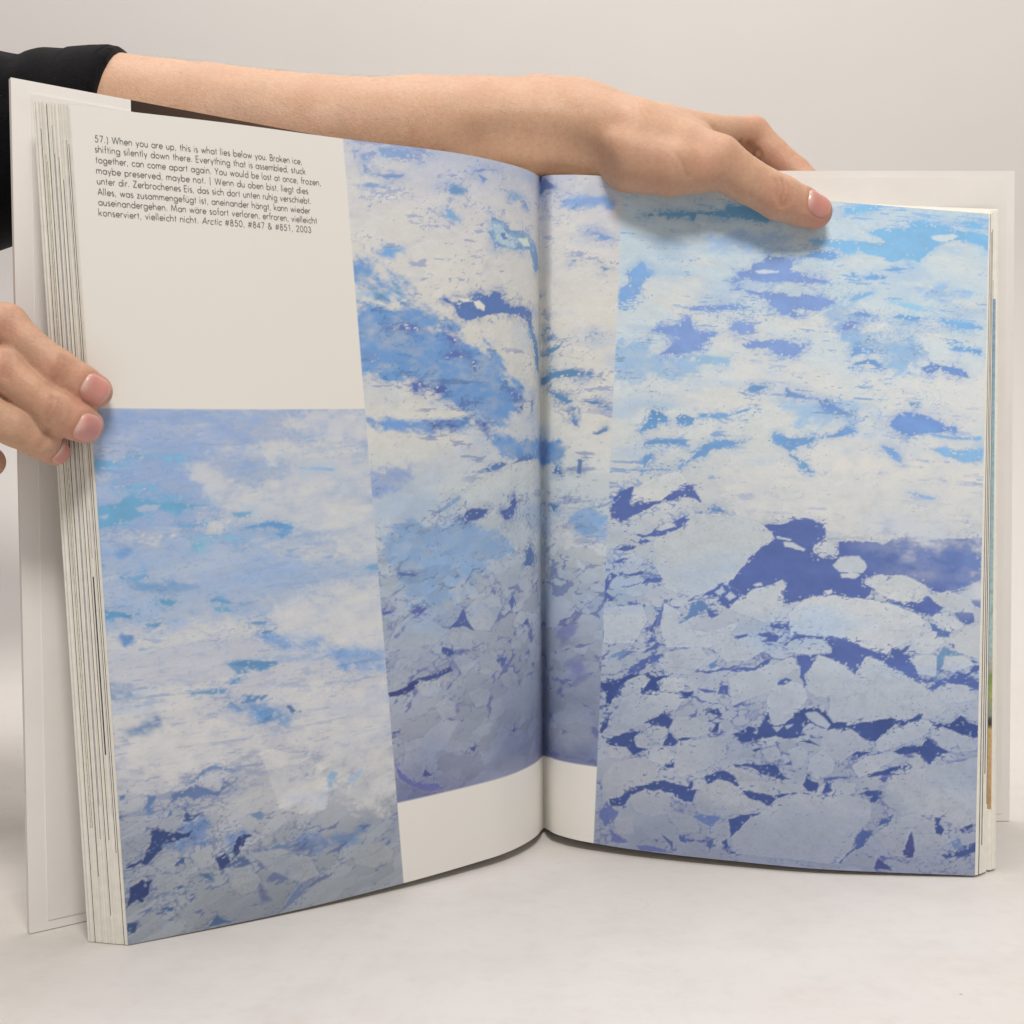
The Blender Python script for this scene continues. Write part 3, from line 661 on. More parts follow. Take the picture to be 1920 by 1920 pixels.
LA|white|4|1416 1993 1246 2026 1007 2017 1016 1904 1254 1944
LA|112 165 216|0.5|2188 1861 2128 1854 2058 1838 2092 1832 2130 1820 2190 1833
LA|125 172 220|0.4|1902 1862 1876 1869 1799 1852 1890 1853
LA|130 172 220|0.4|2047 1857 1996 1870 1933 1869 1997 1857
LA|125 170 220|0.4|2079 1750 2023 1755 1941 1752 1936 1741 2005 1744
LA|130 172 220|0.4|1906 1716 1829 1712 1836 1703
LA|112 165 214|0.4|2189 1673 2127 1678 2071 1693 2057 1708 2026 1714 1989 1700 1946 1693 1902 1685 1838 1680 1733 1674 1839 1664 1854 1632 1865 1658 1916 1666 1980 1655 2032 1625 2071 1607 2145 1603 2188 1585 2184 1648
LA|ice|0.4|2010 1669 1966 1680 1921 1676 1942 1660 1998 1659
LA|ice|0.4|2154 1641 2117 1645 2124 1637
LA|120 165 216|0.5|1862 1606 1818 1598 1738 1605 1753 1592 1844 1592
LA|120 165 216|0.5|1648 1641 1566 1641 1575 1621 1623 1620
LA|100 150 214|0.4|1595 1579 1536 1589 1471 1602 1429 1588 1401 1569 1439 1557 1487 1577 1536 1583
LA|110 155 214|0.4|1468 1549 1432 1550 1447 1537
LA|145 180 224|0.8|1762 1546 1715 1558 1669 1546 1581 1535 1650 1531
LA|120 170 205|0.8|1814 1519 1771 1524 1771 1514 1798 1505
LA|132 172 214|1.2|2049 1375 1974 1384 1885 1382 1796 1360 1887 1346 1970 1348 2038 1362
LA|130 170 218|1|2093 1499 2046 1516 2060 1491 2079 1486
LA|88 142 196|0.4|2183 1297 2117 1283 2050 1269 2055 1247 2106 1263 2149 1260 2181 1243
LA|95 145 198|0.4|2009 1230 1940 1232 1961 1210 1998 1216
LA|95 148 195|0.4|1950 1311 1927 1321 1884 1306 1904 1291 1929 1300
LA|100 145 196|0.4|1754 1297 1740 1310 1701 1297 1628 1278 1682 1286
LA|115 160 208|0.6|1750 1274 1690 1269 1671 1251 1718 1255
LA|110 145 196|0.4|1607 1205 1538 1199 1546 1190 1587 1193
LA|95 135 190|0.4|1575 1165 1520 1163 1549 1149
LA|110 155 205|0.4|2084 1409 2029 1406 1996 1417 1978 1407 2035 1399
LA|150 175 220|0.5|1343 1809 1206 1801 1191 1794
LA|120 165 212|0.8|1090 1393 1026 1392 1028 1370 1077 1374
LA|112 155 205|1|2099 1185 2050 1188 2063 1170 2089 1152
LA|110 160 205|0.5|2172 1465 2135 1466 2149 1451 2173 1452
LA|120 165 210|0.5|2175 1420 2126 1421 2169 1414
LA|96 142 194|0.6|1706 1045 1645 1053 1509 1031 1566 1010 1647 1026 1622 1002 1669 1007
LA|135 172 218|3|1570 1141 1436 1148 1291 1111 1332 1073 1477 1083
LA|135 172 218|3|1274 1045 1181 1063 1031 1022 1036 964 1189 977
LA|floe|0.3|1852 617 1782 633 1727 605 1768 559 1818 566
LA|floe|0.3|1741 220 1703 216 1717 195 1785 225
LA|floe|0.3|2039 302 1995 333 1947 324 1968 276 2011 271
LA|floe|0.3|1898 309 1822 329 1813 281 1865 251
LA|floe|0.3|1623 326 1577 317 1592 300 1618 298
LA|floe|0.3|1660 272 1548 264 1437 206 1402 128 1478 117 1606 200
LA|floe|0.3|2043 238 2006 250 1959 235 1918 208 1931 184 1975 179 2023 182
LA|floe|0.3|1756 196 1717 205 1666 192 1642 153 1671 118 1723 119 1752 155
LA|floe|0.3|1255 186 1195 208 1121 199 1071 158 1090 112 1167 105 1230 138
LA|white|4.5|1553 908 1024 869 1037 369 1137 354 1324 476 1335 603 1465 727 1460 794
LA|white|0.5|1603 687 1403 642 1341 535 1333 463 1352 397 1423 390 1490 410 1535 439 1574 548
LA|white|5|2067 787 1852 800 1661 802 1602 700 1800 649 2047 632 2164 661
LA|112 158 208|3|1706 887 1523 864 1465 816 1496 773 1595 793 1689 852
LA|96 138 182|2|2102 792 2085 821 2045 836 2001 862 1980 860 1991 836 2034 822 2071 807
LA|115 155 198|2.5|2182 1008 2089 986 2115 960 2179 967
LA|98 142 194|0.6|1848 945 1778 954 1715 950 1722 931 1780 934
LA|98 142 194|0.6|1701 965 1673 988 1647 979 1681 969
LA|92 138 192|0.8|1701 1044 1642 1051 1517 1031 1579 1011 1644 1025
LA|94 130 184|0.4|1667 885 1641 892 1639 915 1607 905 1554 905 1581 888 1615 886
LA|84 110 168|0.3|1490 856 1463 852 1444 819 1459 815
LA|112 130 180|0.4|1895 587 1852 617 1826 643 1787 648 1744 634 1693 620 1701 608 1726 618 1776 636 1820 632 1840 615 1867 593
LA|92 108 162|0.4|1955 554 1906 566 1886 579 1855 583 1819 560 1795 546 1769 545 1748 579 1736 570 1763 544 1783 524 1808 538 1845 537 1872 522 1895 545 1951 531
LA|90 112 166|0.4|2064 512 2047 536 2040 563 2010 559 2017 544 2036 527 2041 496 2049 517
LA|92 110 165|0.3|2145 582 2121 584 2126 567 2143 563
LA|68 84 142|0.25|1920 447 1905 491 1888 465 1857 467 1877 447 1902 441
LA|84 100 155|0.3|1993 453 1973 479 1962 497 1957 480 1980 464
LA|112 145 195|2|1953 404 1890 433 1841 418 1825 376 1884 340 1931 368
LA|120 150 195|2|1758 351 1691 379 1673 362 1734 326
LA|115 140 185|3|1464 295 1395 295 1364 246 1434 240
LA|120 145 185|2|1327 266 1172 296 1189 271 1295 231
LA|54 62 126|0.25|2149 296 2086 317 2067 333 2059 357 2037 379 2037 424 2009 433 2001 419 1953 404 1947 413 1929 397 1886 406 1900 382 1930 381 1956 372 1992 365 2006 348 2024 338 2038 315 2069 298 2086 310
LA|120 130 170|0.3|1999 360 1974 365 1956 359 1982 344
LA|58 62 126|0.25|1804 276 1781 285 1742 294 1727 325 1713 349 1667 353 1655 342 1688 338 1696 313 1711 289 1725 264 1765 238 1791 230 1799 255
LA|92 98 150|0.5|1725 271 1699 266 1669 233 1702 226 1766 235
LA|160 165 190|0.25|1756 284 1740 287 1734 273 1751 266
LA|50 54 116|0.25|2147 145 2135 185 2133 223 2097 235 2084 246 2073 234 2046 235 2060 209 2059 182 2077 173 2084 152 2113 164 2131 158
LA|105 125 165|0.4|1674 433 1642 434 1621 438 1610 419 1630 405 1649 422
LA|100 118 160|0.3|1631 301 1607 269 1587 278 1507 269 1566 288 1594 273
LA|90 104 152|0.4|1496 236 1469 234 1477 218
LA|106 114 160|0.5|1545 29 1516 64 1486 98 1461 114 1453 91 1474 75 1496 52
LA|78 92 142|0.3|2024 114 2003 119 1976 114 1986 99
LA|80 90 140|0.5|1851 8 1830 37 1817 48 1787 24 1762 9 1807 9
LA|60 70 124|0.3|2148 84 2113 77 2121 46 2145 38
LA|88 104 150|0.3|1867 224 1842 226 1825 196 1856 209
LA|112 118 155|1|1652 114 1643 146 1626 109 1615 72 1642 64
LA|148 166 202|0.4|1334 533 1318 551 1283 538 1315 502 1324 483 1329 505
LA|155 175 212|0.6|1243 502 1197 522 1181 533 1199 501 1230 486
LA|184 194 220|1.2|1499 467 1443 484 1346 473 1334 443 1366 407 1419 438
LA|80 95 150|0.3|1980 190 1943 196 1925 186 1963 177
LA|80 95 150|0.3|1923 129 1898 138 1911 120
LA|70 84 140|0.3|1962 275 1930 302 1925 288 1950 273
LA|75 90 145|0.3|2162 499 2145 500 2154 489
"""


def seen(c):
    """Ink colour, lamp falloff down the page kept in, of a tone read off the photograph."""
    return np.clip(lin(c) / ILL * 0.97, 0.004, 0.86)


def poly_dist(px, py, x, y):
    """Signed distance in mm to a polygon (positive inside)."""
    d = np.full(x.shape, 1e9)
    ins = np.zeros(x.shape, bool)
    n = len(px)
    for i in range(n):
        ax, ay, bx, by = px[i], py[i], px[(i + 1) % n], py[(i + 1) % n]
        ex, ey = bx - ax, by - ay
        h = np.clip(((x - ax) * ex + (y - ay) * ey) / (ex * ex + ey * ey + 1e-9), 0, 1)
        d = np.minimum(d, np.hypot(x - ax - h * ex, y - ay - h * ey))
        if ay != by:
            ins ^= ((ay > y) != (by > y)) & (x < (bx - ax) * (y - ay) / (by - ay) + ax)
    return np.where(ins, d, -d)


def tone(t, stops):
    """Vertical run of tones down a picture, print and painted lamp falloff together: stops (t, rgb)."""
    ts = [a for a, _ in stops]
    cs = np.array([seen(c) for _, c in stops])
    return np.stack([np.interp(t, ts, cs[:, k]) for k in range(3)], -1)


def lerp(a, b, m):
    return a + (np.asarray(b) - a) * m[..., None]


def paint_ice(pic, X, Y, t, prox):
    """Aerial picture of broken sea ice, drawn in the page's own millimetres."""
    if pic == 'C':
        col_ = tone(t, [(0, (143, 147, 163)), (.12, (149, 156, 171)), (.3, (175, 182, 191)), (.5, (185, 189, 190)),
                        (.62, (204, 206, 201)), (.72, (205, 210, 208)), (.86, (193, 206, 210)), (1, (187, 203, 210))])
        size = 8.0 + 17.0 * (1 - t) ** 1.5
        flat, light_rim, lead = 0.55 - 0.18 * t, (196, 204, 208), tone(t, [(0, (84, 88, 142)), (.35, (92, 110, 164)),
                                                                         (.6, (112, 150, 196)), (1, (134, 174, 216))])
        dens = -0.03 + 0.13 * smooth(.45, .15, t) * smooth(.06, .2, t) + 0.10 * smooth(60, 0, X) * smooth(.1, .3, t) * smooth(.8, .6, t)
        sd = 3
    elif pic == 'B':
        col_ = tone(t, [(.114, (112, 116, 148)), (.2, (133, 140, 159)), (.32, (161, 168, 180)), (.42, (173, 182, 189)),
                        (.52, (191, 197, 197)), (.62, (209, 206, 196)), (.8, (212, 207, 196)), (.94, (206, 203, 201)), (1, (185, 189, 201))])
        size = 7.0 + 9.0 * (1 - t)
        flat, light_rim, lead = 0.72, (190, 194, 200), tone(t, [(.1, (98, 98, 142)), (.4, (98, 112, 162)), (1, (132, 150, 192))])
        dens = -0.015 + 0.09 * smooth(.5, .35, t) * smooth(.12, .22, t)
        sd = 5
    else:
        col_ = tone(t, [(0, (127, 133, 140)), (.07, (141, 147, 154)), (.14, (161, 164, 171)), (.22, (191, 189, 191)), (.33, (192, 192, 197)),
                        (.45, (177, 186, 197)), (.58, (168, 179, 196)), (.652, (172, 179, 197))])
        size = 7.0 + 15.0 * np.clip(1 - t / .65, 0, 1) ** 1.6
        flat, light_rim, lead = 0.34 + 0.35 * smooth(.25, 0, t), (202, 201, 201), tone(t, [(0, (88, 98, 134)), (.15, (100, 116, 156)), (.3, (124, 152, 190)), (.65, (136, 168, 204))])
        dens = -0.01 + 0.04 * smooth(.2, .05, t) -.03 * smooth(.1, .3, t)
        sd = 9
    # floe-space coordinates: floes shrink and flatten towards the top
    step = np.gradient(Y[:, 0])
    v1 = np.cumsum(step / (size[:, 0] * (flat[:, 0] if isinstance(flat, np.ndarray) else flat)))
    V = np.repeat(v1[:, None], X.shape[1], 1)
    U = (X - 105.0) / size
    wx, wy = fbm(U * 1.5, V * 1.5, 4, sd), fbm(U * 1.5, V * 1.5, 4, sd + 40)
    U2, V2 = U + wx * .75, V + wy * .75
    near_ = smooth(.62, .30, t) if pic == 'C' else (smooth(.60, .30, t) if pic == 'B' else smooth(.22, .08, t))
    # soft cloud and snow mottling
    cl = fbm(U * .33, V * .33, 5, sd + 1)
    col_ = lerp(col_, seen((216, 211, 200)), np.clip(cl * 2.6 + (-.05 if pic != 'A' else .05), 0, .55) * (1 - .6 * near_))
    bl = fbm(U * .30, V * .42, 5, sd + 2)
    col_ = lerp(col_, seen((144, 176, 210) if pic == 'C' else (138, 166, 204)), np.clip(bl * 2.0 - .10, 0, .40) * smooth(0, .35, t))
    col_ = col_ * (1 + .085 * fbm(X / 1.1, Y / .8, 2, sd + 91, .8))[..., None]
    base = col_ * (1 + 0.06 * fbm(X / 2.2, Y / 1.8, 4, sd + 77, .7))[..., None]
    col_ = col_ * (1 + 0.12 * fbm(U * 2.2, V * 2.2, 5, sd + 6, .66))[..., None]
    # floes of three sizes: each plate has its own grey, thin slush between plates
    f1, f2, cid, f3 = voronoi(U2 * .85, V2 * .85, sd)
    g1, g2, gid, g3 = voronoi(U2 * 2.4 + 5, V2 * 2.4, sd + 1)
    h1, h2, hid, h3 = voronoi(U2 * 6.0 + 9, V2 * 6.0, sd + 2)
    pick = smooth(.35, .55, TAB[(cid * 255).astype(int), 40])      # some plates are whole, some broken up
    plate = (cid - .5) * (1 - pick) + (gid - .5) * pick
    slush = seen((146, 160, 188) if pic != 'A' else (148, 162, 188)) * (col_.mean(-1, keepdims=True) / seen((184, 188, 190)).mean()) ** .8
    col_ = col_ * (1 + (0.05 + (0.13 if pic == 'C' else .24) * near_) * plate)[..., None]
    e1, e2, e3 = f2 - f1, g2 - g1, h2 - h1
    gap = np.maximum(smooth(.075, .02, e1 + .05 * wx), pick * smooth(.11, .03, e2 + .08 * wy))
    broken = smooth(.02, .12, fbm(U * .55, V * .55, 3, sd + 8))
    col_ = col_ + (slush - col_) * (gap * (.10 + (.34 if pic == 'C' else .42) * near_) * (.30 + .70 * broken))[..., None]
    col_ = col_ + (slush - col_) * (.14 * near_)[..., None]
    ice = col_.copy()
    # leads: open water where plates have drifted apart, clustered round the big leads
    op = fbm(U * .42, V * .42, 4, sd + 11) + .16 * prox - .05
    fine = fbm(X / 1.3, Y / 1.0, 3, sd + 51) * .10
    j1 = (f3 - f1) * .62 + .38 * e1 + fine            # small where three plates meet: leads open as dark triangles
    m1 = smooth(-.025, .025, .02 + dens * .9 + op * .50 - j1) * (.15 + .85 * near_)
    j2 = (g3 - g1) * .55 + .45 * e2 + fine
    m2 = smooth(-.04, .04, -.03 + dens * .8 + fbm(U * .8, V * .8, 3, sd + 14) * 0.62 + .20 * prox - j2) * (.45 + .55 * pick)
    # brash: a litter of small fragments with water showing between
    b1, b2, bid, b3 = voronoi(X / 3.1 + wx * 3, Y / (3.1 * (.75 if pic != 'A' else .55)) + wy * 3, sd + 4)
    j3 = (b3 - b1) * .5 + .5 * (b2 - b1) + fine * 1.2
    bz = fbm(X / 17, Y / 11, 4, sd + 15, .6)
    m3 = smooth(-.05, .07, -.10 + .42 * prox + bz * 1.15 + (.10 if pic != 'C' else 0) * near_ - j3) * (.35 + .65 * (bid > .35))
    # far off, leads are only short dark dashes
    da = fbm(U * .8, V * 2.4, 5, sd + 30, .6)
    m4 = smooth(.165, .21, da + .05 * prox) * (1 - near_) * smooth(-.04, .10, fbm(U * .25, V * .3, 3, sd + 31))
    if pic == 'A':      # long low-angle streaks of open water
        s1 = fbm(X / 7.5, Y / 1.7, 5, sd + 61, .62)
        gate = smooth(-.12, .10, fbm(X / 40, Y / 18, 3, sd + 63))
        m4 = np.maximum(m4, smooth(.085, .15, s1) * gate * (1 - near_) * .62)
        s2 = fbm(X / 3.2, Y / .9, 3, sd + 66, .6)
        m4 = np.maximum(m4, smooth(.15, .21, s2) * (1 - near_) * .5)
    mid = lead + (ice - lead) * .35
    col_ = lerp(col_, mid, np.clip(m3, 0, 1) * .85)
    k_ = {'A': .80, 'B': .80, 'C': 1.0}[pic]
    col_ = lerp(col_, lead, np.clip(np.maximum.reduce([m1, m2 * .9, m4 * .75]) * k_, 0, 1))
    return col_, ice, light_rim, base, np.clip(slush, 0, 1)


def paint_page(side, s, t):
    X, Y = np.meshgrid(s * PW, t * PH)
    T = Y / PH
    out = np.broadcast_to(PAPER, X.shape + (3,)).copy()
    sq = X / PW
    edge = 0.30
    if side == 'L':
        cut = PANEL_L * PW
        inA = smooth(-edge, edge, X - cut) * smooth(-edge, edge, T_TEXT * PH - Y)
        inB = smooth(-edge, edge, cut - X) * smooth(-edge, edge, Y - T_FOOT * PH)
        pics = [('A', inA), ('B', inB)]
        XB = -X
    else:
        cut = PANEL_R * PW
        inC = smooth(-edge, edge, X - cut)
        inB = smooth(-edge, edge, cut - X) * smooth(-edge, edge, Y - T_FOOT * PH)
        pics = [('C', inC), ('B', inB)]
        XB = X
    n1 = fbm(X / 6.0, Y / 4.0, 4, 50, .6)
    n2 = fbm(X / 1.7, Y / 1.2, 3, 61, .7)
    for pic, mask in pics:
        # distances to every traced shape of this picture
        shapes, prox = [], np.zeros(X.shape)
        for line in PRINTS.strip().splitlines():
            where, c, soft, pts = line.split('|')
            if where != side + pic:
                continue
            soft = float(soft)
            q = np.array(pts.split(), float).reshape(-1, 2) / 10.0
            pad = (9.0 if soft < 1 else 4.0) + soft * 4.0
            i0, i1 = np.searchsorted(X[0], [q[:, 0].min() - pad, q[:, 0].max() + pad])
            j0, j1 = np.searchsorted(Y[:, 0], [q[:, 1].min() - pad, q[:, 1].max() + pad])
            if i1 <= i0 or j1 <= j0:
                continue
            w = (slice(j0, j1), slice(i0, i1))
            d0 = poly_dist(q[:, 0], q[:, 1], X[w], Y[w])
            if soft < 1 and c not in ('ice', 'white'):
                prox[w] = np.maximum(prox[w], np.exp(np.minimum(d0, 0) / 3.2))
            shapes.append((c, soft, q, w, d0))
        prox = prox * np.clip(.75 + 2.2 * fbm(X / 12, Y / 9, 3, 71), 0, 1.3)
        img, ice, rimc, base, slushc = paint_ice(pic, XB if pic == 'B' else (-X if side == 'L' else X), Y, T, prox)
        rank = lambda q: 1 if q[0] == 'white' else 0 if q[1] >= 1 and q[0] not in ('ice', 'floe') else 2 if q[0] == 'floe' else 3
        for n_, (c, soft, q, w, d0) in enumerate(sorted(shapes, key=rank)):
            small = min(1.0, 0.35 + 0.03 * np.sqrt(np.ptp(q[:, 0]) * np.ptp(q[:, 1])))
            d = d0 + small * (1.0 + soft * 1.3) * (n1[w] * 1.7 + n2[w] * (.75 if soft < 1 else 1.3))
            m = smooth(-.14 - soft * .8, .14 + soft * .8, d + soft * .3)
            if c == 'ice':
                img[w] = lerp(img[w], ice[w] * 1.05, m)
            elif c == 'floe':
                d = d0 + .55 * (n1[w] * 1.9 + n2[w] * 1.0) + .35
                m = smooth(-.15, .15, d)
                own = 1.0 + .10 * (TAB[n_ & 255, 91] - .35)
                age = TAB[n_ & 255, 17]                # old floes are blotched, young ones smooth
                blotch = fbm(X[w] / 4.2 + n_ * 3.1, Y[w] / 3.0, 5, 83, .68)
                vein = smooth(.022, .006, np.abs(fbm(X[w] / 9.0 + n_, Y[w] / 7.0, 4, 87))) * .05
                face = base[w] * (1.0, .992, .962) * (own * (1.055 + .12 * n1[w] + .05 * n2[w] + vein + (.10 + .30 * age) * np.minimum(blotch, .06)))[..., None]
                # hairline breaks across older floes
                c1, c2, cid_, c3 = voronoi(X[w] / 8.5 + n1[w] * 1.6 + n_ * 1.7, Y[w] / 6.0 + n2[w] * .12, 37)
                brk = smooth(.05, .015, c2 - c1) * (cid_ > .35) * np.clip(age * 1.3 - .1, 0, 1)
                face = face + (slushc[w] * .82 - face) * np.clip(brk * .50, 0, .8)[..., None]
                img[w] = lerp(img[w], slushc[w], smooth(-1.3, -.1, d) * (.45 if pic == 'C' else .3) * np.clip(.5 + n1[w] * 3, 0, 1))
                img[w] = lerp(img[w], face, m * (.90 if pic == 'C' else .72))
                img[w] = lerp(img[w], face * 1.08, np.exp(-((d - .3) / .3) ** 2) * (.5 if pic == 'C' else .25))
                ice[w] = lerp(ice[w], face, m)
            elif c == 'white':
                m = m * np.clip(.72 + n1[w] * 1.5, 0, 1)
                img[w] = lerp(img[w], seen((217, 212, 203)), m * .62)
                ice[w] = lerp(ice[w], seen((217, 212, 203)), m * .6)
            elif soft < 1.0:
                rgb = np.array(c.split(), float)
                rgb = rgb * (.78, .86, .82) + (26, 25, 25) if rgb[2] > 150 else rgb * (.86, .94, .92) + (3, 11, 2)
                ink = np.broadcast_to(seen(rgb), img[w].shape) * (1 + .16 * n1[w] + .05 * n2[w])[..., None]
                far_off = smooth(.45, .62, T[w]) if pic == 'C' else smooth(.30, .5, T[w])
                img[w] = lerp(img[w], ink, smooth(-4.5, .5, d + n1[w] * 5) * .30 * far_off * (.4 + .6 * np.clip(.5 + n1[w] * 4, 0, 1)))
                img[w] = lerp(img[w], seen(rimc), np.exp(-((d + .4) / .35) ** 2) * .16 * (1 - far_off))
                ink = ink * (1 + .30 * fbm(X[w] / 14.0 + n_, Y[w] / 9.0, 4, 99, .6))[..., None]
                # crumbled margin: slivers of water between small fragments along the edge
                k1, k2, kid, k3 = voronoi(X[w] / 3.4 + n1[w] * 2.2, Y[w] / (2.5 - .8 * T[w]) + n2[w] * .25, 33)
                jk = (k3 - k1) * .45 + .55 * (k2 - k1)
                crumb = smooth(-.06, .06, .40 * np.exp(np.minimum(d, 0) / 1.9) * np.clip(.25 + n1[w] * 4.5, 0, 1.1) - jk)
                img[w] = lerp(img[w], ink, crumb * (d < 0) * (.75 if pic == 'C' else .55) * (soft < .45))
                img[w] = lerp(img[w], ink, m * (0.97 if soft < .45 else .9))
                # brash ice floating in the wider leads, thickest along the edges
                fl = voronoi(X[w] / 2.1 + n1[w] * 1.5, Y[w] / 1.5 + n2[w], 21)
                bits = smooth(.36, .24, fl[0]) * (fl[2] > .68) * smooth(2.4, .2, d + n1[w] * 4) * (d > -.2)
                img[w] = lerp(img[w], ice[w], bits * .85)
            else:   # shadowed or hazed area: tints what is there and keeps its detail
                wind = fbm((X[w] * .8 + Y[w] * .6) / 9.0, (Y[w] * .8 - X[w] * .6) / 2.6, 4, 95, .6)
                m = smooth(-.5 - soft * .9, .5 + soft * .9, d + soft * .3 + wind * (2.0 + soft * 2.2))
                rel = np.clip(img[w].mean(-1) / base[w].mean(-1), .55, 1.2)
                tint = seen(np.array(c.split(), float) * .93) * (rel ** .9 * (1 + .22 * n1[w] + .06 * n2[w]))[..., None]
                img[w] = lerp(img[w], tint, m * np.clip(.86 + n1[w] * 1.0, .2, .96) * (.62 if soft > 4 else 1))
        out = out + (img - out) * mask[..., None]
    if side == 'R':
        # veil of cloud on the right of the widest lead (part of the print)
        cl = fbm(X / 13.0, Y / 8.0, 5, 33, .6)
        zone = np.exp(-(((X - 188) / 22) ** 2 + ((Y - 153) / 16) ** 2))
        zone = np.maximum(zone, np.exp(-(((X - 214) / 11) ** 2 + ((Y - 146) / 26) ** 2)) * 1.2)
        m = np.clip(zone * (cl * 3.4 + .38), 0, .9) * smooth(-edge, edge, X - cut)
        out = lerp(out, seen((196, 199, 203)), m)
        lowq = np.clip(zone * .55, 0, .5) * (out[..., 0] < .2)
        out = lerp(out, seen((126, 148, 192)), lowq)
    return np.clip(out, .004, .88)


# ================================================================ materials of the book
def page_material():
    m, nt, bs = material('printed_coated_paper')
    at_ = node(nt, 'ShaderNodeAttribute', attribute_name='print_ink')
    tc = nt.nodes.new('ShaderNodeTexCoord').outputs['Object']
    grain = noise_tex(nt, 2600.0, 2, 0.6, tc)
    c = mix(nt, 0.10, at_.outputs['Color'], ramp(nt, grain, [(0.2, 0.35), (0.8, 0.65)]), 'SOFT_LIGHT')
    nt.links.new(c, bs.inputs['Base Color'])
    bs.inputs['Roughness'].default_value = 0.42
    bs.inputs['Specular IOR Level'].default_value = 0.32
    bump(nt, bs, noise_tex(nt, 700.0, 2, 0.5, tc), 0.03, 0.0003)
    return m


def plain(name, rgb, rough=0.6, var=0.06, scale=60.0, spec=0.3, bmp=0.04, stretch=None):
    m, nt, bs = material(name)
    tc = nt.nodes.new('ShaderNodeTexCoord').outputs['Object']
    n = noise_tex(nt, scale, 4, 0.55, tc, stretch)
    a = tuple(max(0, v * (1 - var)) for v in rgb)
    b = tuple(min(1, v * (1 + var)) for v in rgb)
    nt.links.new(mix(nt, ramp(nt, n, [(0.3, 0.0), (0.7, 1.0)]), a, b), bs.inputs['Base Color'])
    bs.inputs['Roughness'].default_value = rough
    bs.inputs['Specular IOR Level'].default_value = spec
    if bmp:
        bump(nt, bs, noise_tex(nt, scale * 12, 2, 0.5, tc), bmp, 0.0004)
    return m


M_PAGE = page_material()
M_LEAF = plain('uncoated_leaf_edge', (0.82, 0.80, 0.735), 0.75, 0.05, 300.0, 0.2, 0.0)
M_INK = plain('dark_ink_on_edge', (0.09, 0.10, 0.10), 0.7, 0.35, 500.0, 0.2, 0.0)
M_INK2 = plain('grey_ink_on_edge', (0.26, 0.28, 0.32), 0.7, 0.30, 500.0, 0.2, 0.0)
M_INK3 = plain('brown_ink_on_edge', (0.36, 0.34, 0.26), 0.7, 0.55, 900.0, 0.2, 0.0)
M_PINK = plain('pink_ink_on_edge', (0.50, 0.30, 0.38), 0.7, 0.2, 500.0, 0.2, 0.0)
M_BLACK = plain('black_ink_on_edge', (0.035, 0.035, 0.05), 0.7, 0.3, 500.0, 0.2, 0.0)
M_COVER = plain('white_cover_paper', (0.86, 0.835, 0.815), 0.5, 0.02, 40.0, 0.35, 0.03)
M_END = plain('white_endpaper', (0.84, 0.815, 0.79), 0.6, 0.02, 60.0, 0.3, 0.03)
M_GLUE = plain('grey_spine_lining', (0.30, 0.31, 0.31), 0.8, 0.2, 200.0, 0.2, 0.05)
M_TEXT = plain('grey_printing_ink', (0.15, 0.153, 0.147), 0.6, 0.1, 500.0, 0.2, 0.0)


def brown_cover():
    m, nt, bs = material('dark_brown_printed_cover')
    tc = nt.nodes.new('ShaderNodeTexCoord').outputs['Object']
    n = noise_tex(nt, 38.0, 6, 0.65, tc, (1, 1, 2.0))
    sx = nt.nodes.new('ShaderNodeSeparateXYZ')
    nt.links.new(tc, sx.inputs[0])
    mr = node(nt, 'ShaderNodeMapRange')
    mr.inputs['From Min'].default_value, mr.inputs['From Max'].default_value = -0.165, -0.085
    nt.links.new(sx.outputs['X'], mr.inputs['Value'])
    c = mix(nt, mr.outputs[0], (0.014, 0.012, 0.011), (0.15, 0.085, 0.060))
    c = mix(nt, ramp(nt, n, [(0.45, 0.0), (0.75, 0.6)]), c, (0.05, 0.036, 0.030))
    nt.links.new(c, bs.inputs['Base Color'])
    bs.inputs['Roughness'].default_value = 0.55
    bs.inputs['Specular IOR Level'].default_value = 0.2
    return m


M_BROWN = brown_cover()


def strip_material():
    # margin of a landscape picture on a leaf behind: sky, trees, a dark line, sand
    m, nt, bs = material('landscape_print_margin')
    tc = nt.nodes.new('ShaderNodeTexCoord').outputs['Object']
    sx = nt.nodes.new('ShaderNodeSeparateXYZ')
    nt.links.new(tc, sx.inputs[0])
    mr = node(nt, 'ShaderNodeMapRange')
    mr.inputs['From Min'].default_value, mr.inputs['From Max'].default_value = 0.025, 0.28
    nt.links.new(sx.outputs['Z'], mr.inputs['Value'])
    k = nt.nodes.new('ShaderNodeValToRGB')
    k.color_ramp.interpolation = 'LINEAR'
    el = k.color_ramp.elements
    stops = [(0.0, (.52, .33, .14)), (.08, (.60, .36, .17)), (.145, (.58, .42, .18)), (.150, (.03, .03, .03)), (.162, (.03, .03, .03)),
             (.167, (.24, .30, .26)), (.20, (.38, .42, .16)), (.235, (.20, .34, .08)), (.25, (.45, .42, .38)), (.28, (.40, .58, .58)), (.60, (.30, .50, .58)), (1.0, (.20, .38, .60))]
    while len(el) < len(stops):
        el.new(0.5)
    for e, (p, c) in zip(el, stops):
        e.position, e.color = p, (*c, 1)
    nt.links.new(mr.outputs[0], k.inputs[0])
    n = noise_tex(nt, 420.0, 4, 0.7, tc)
    c = mix(nt, ramp(nt, n, [(0.45, 0.0), (0.75, 0.55)]), k.outputs[0], (0.16, 0.12, 0.06))
    nt.links.new(c, bs.inputs['Base Color'])
    bs.inputs['Roughness'].default_value = 0.5
    return m


M_STRIP = strip_material()

# ================================================================ the book
book = bpy.data.objects.new('open_book', None)
col.objects.link(book)
book.empty_display_size = 0.02
tag(book, 'large open white photo book with blue sea ice pictures standing upright', 'book')


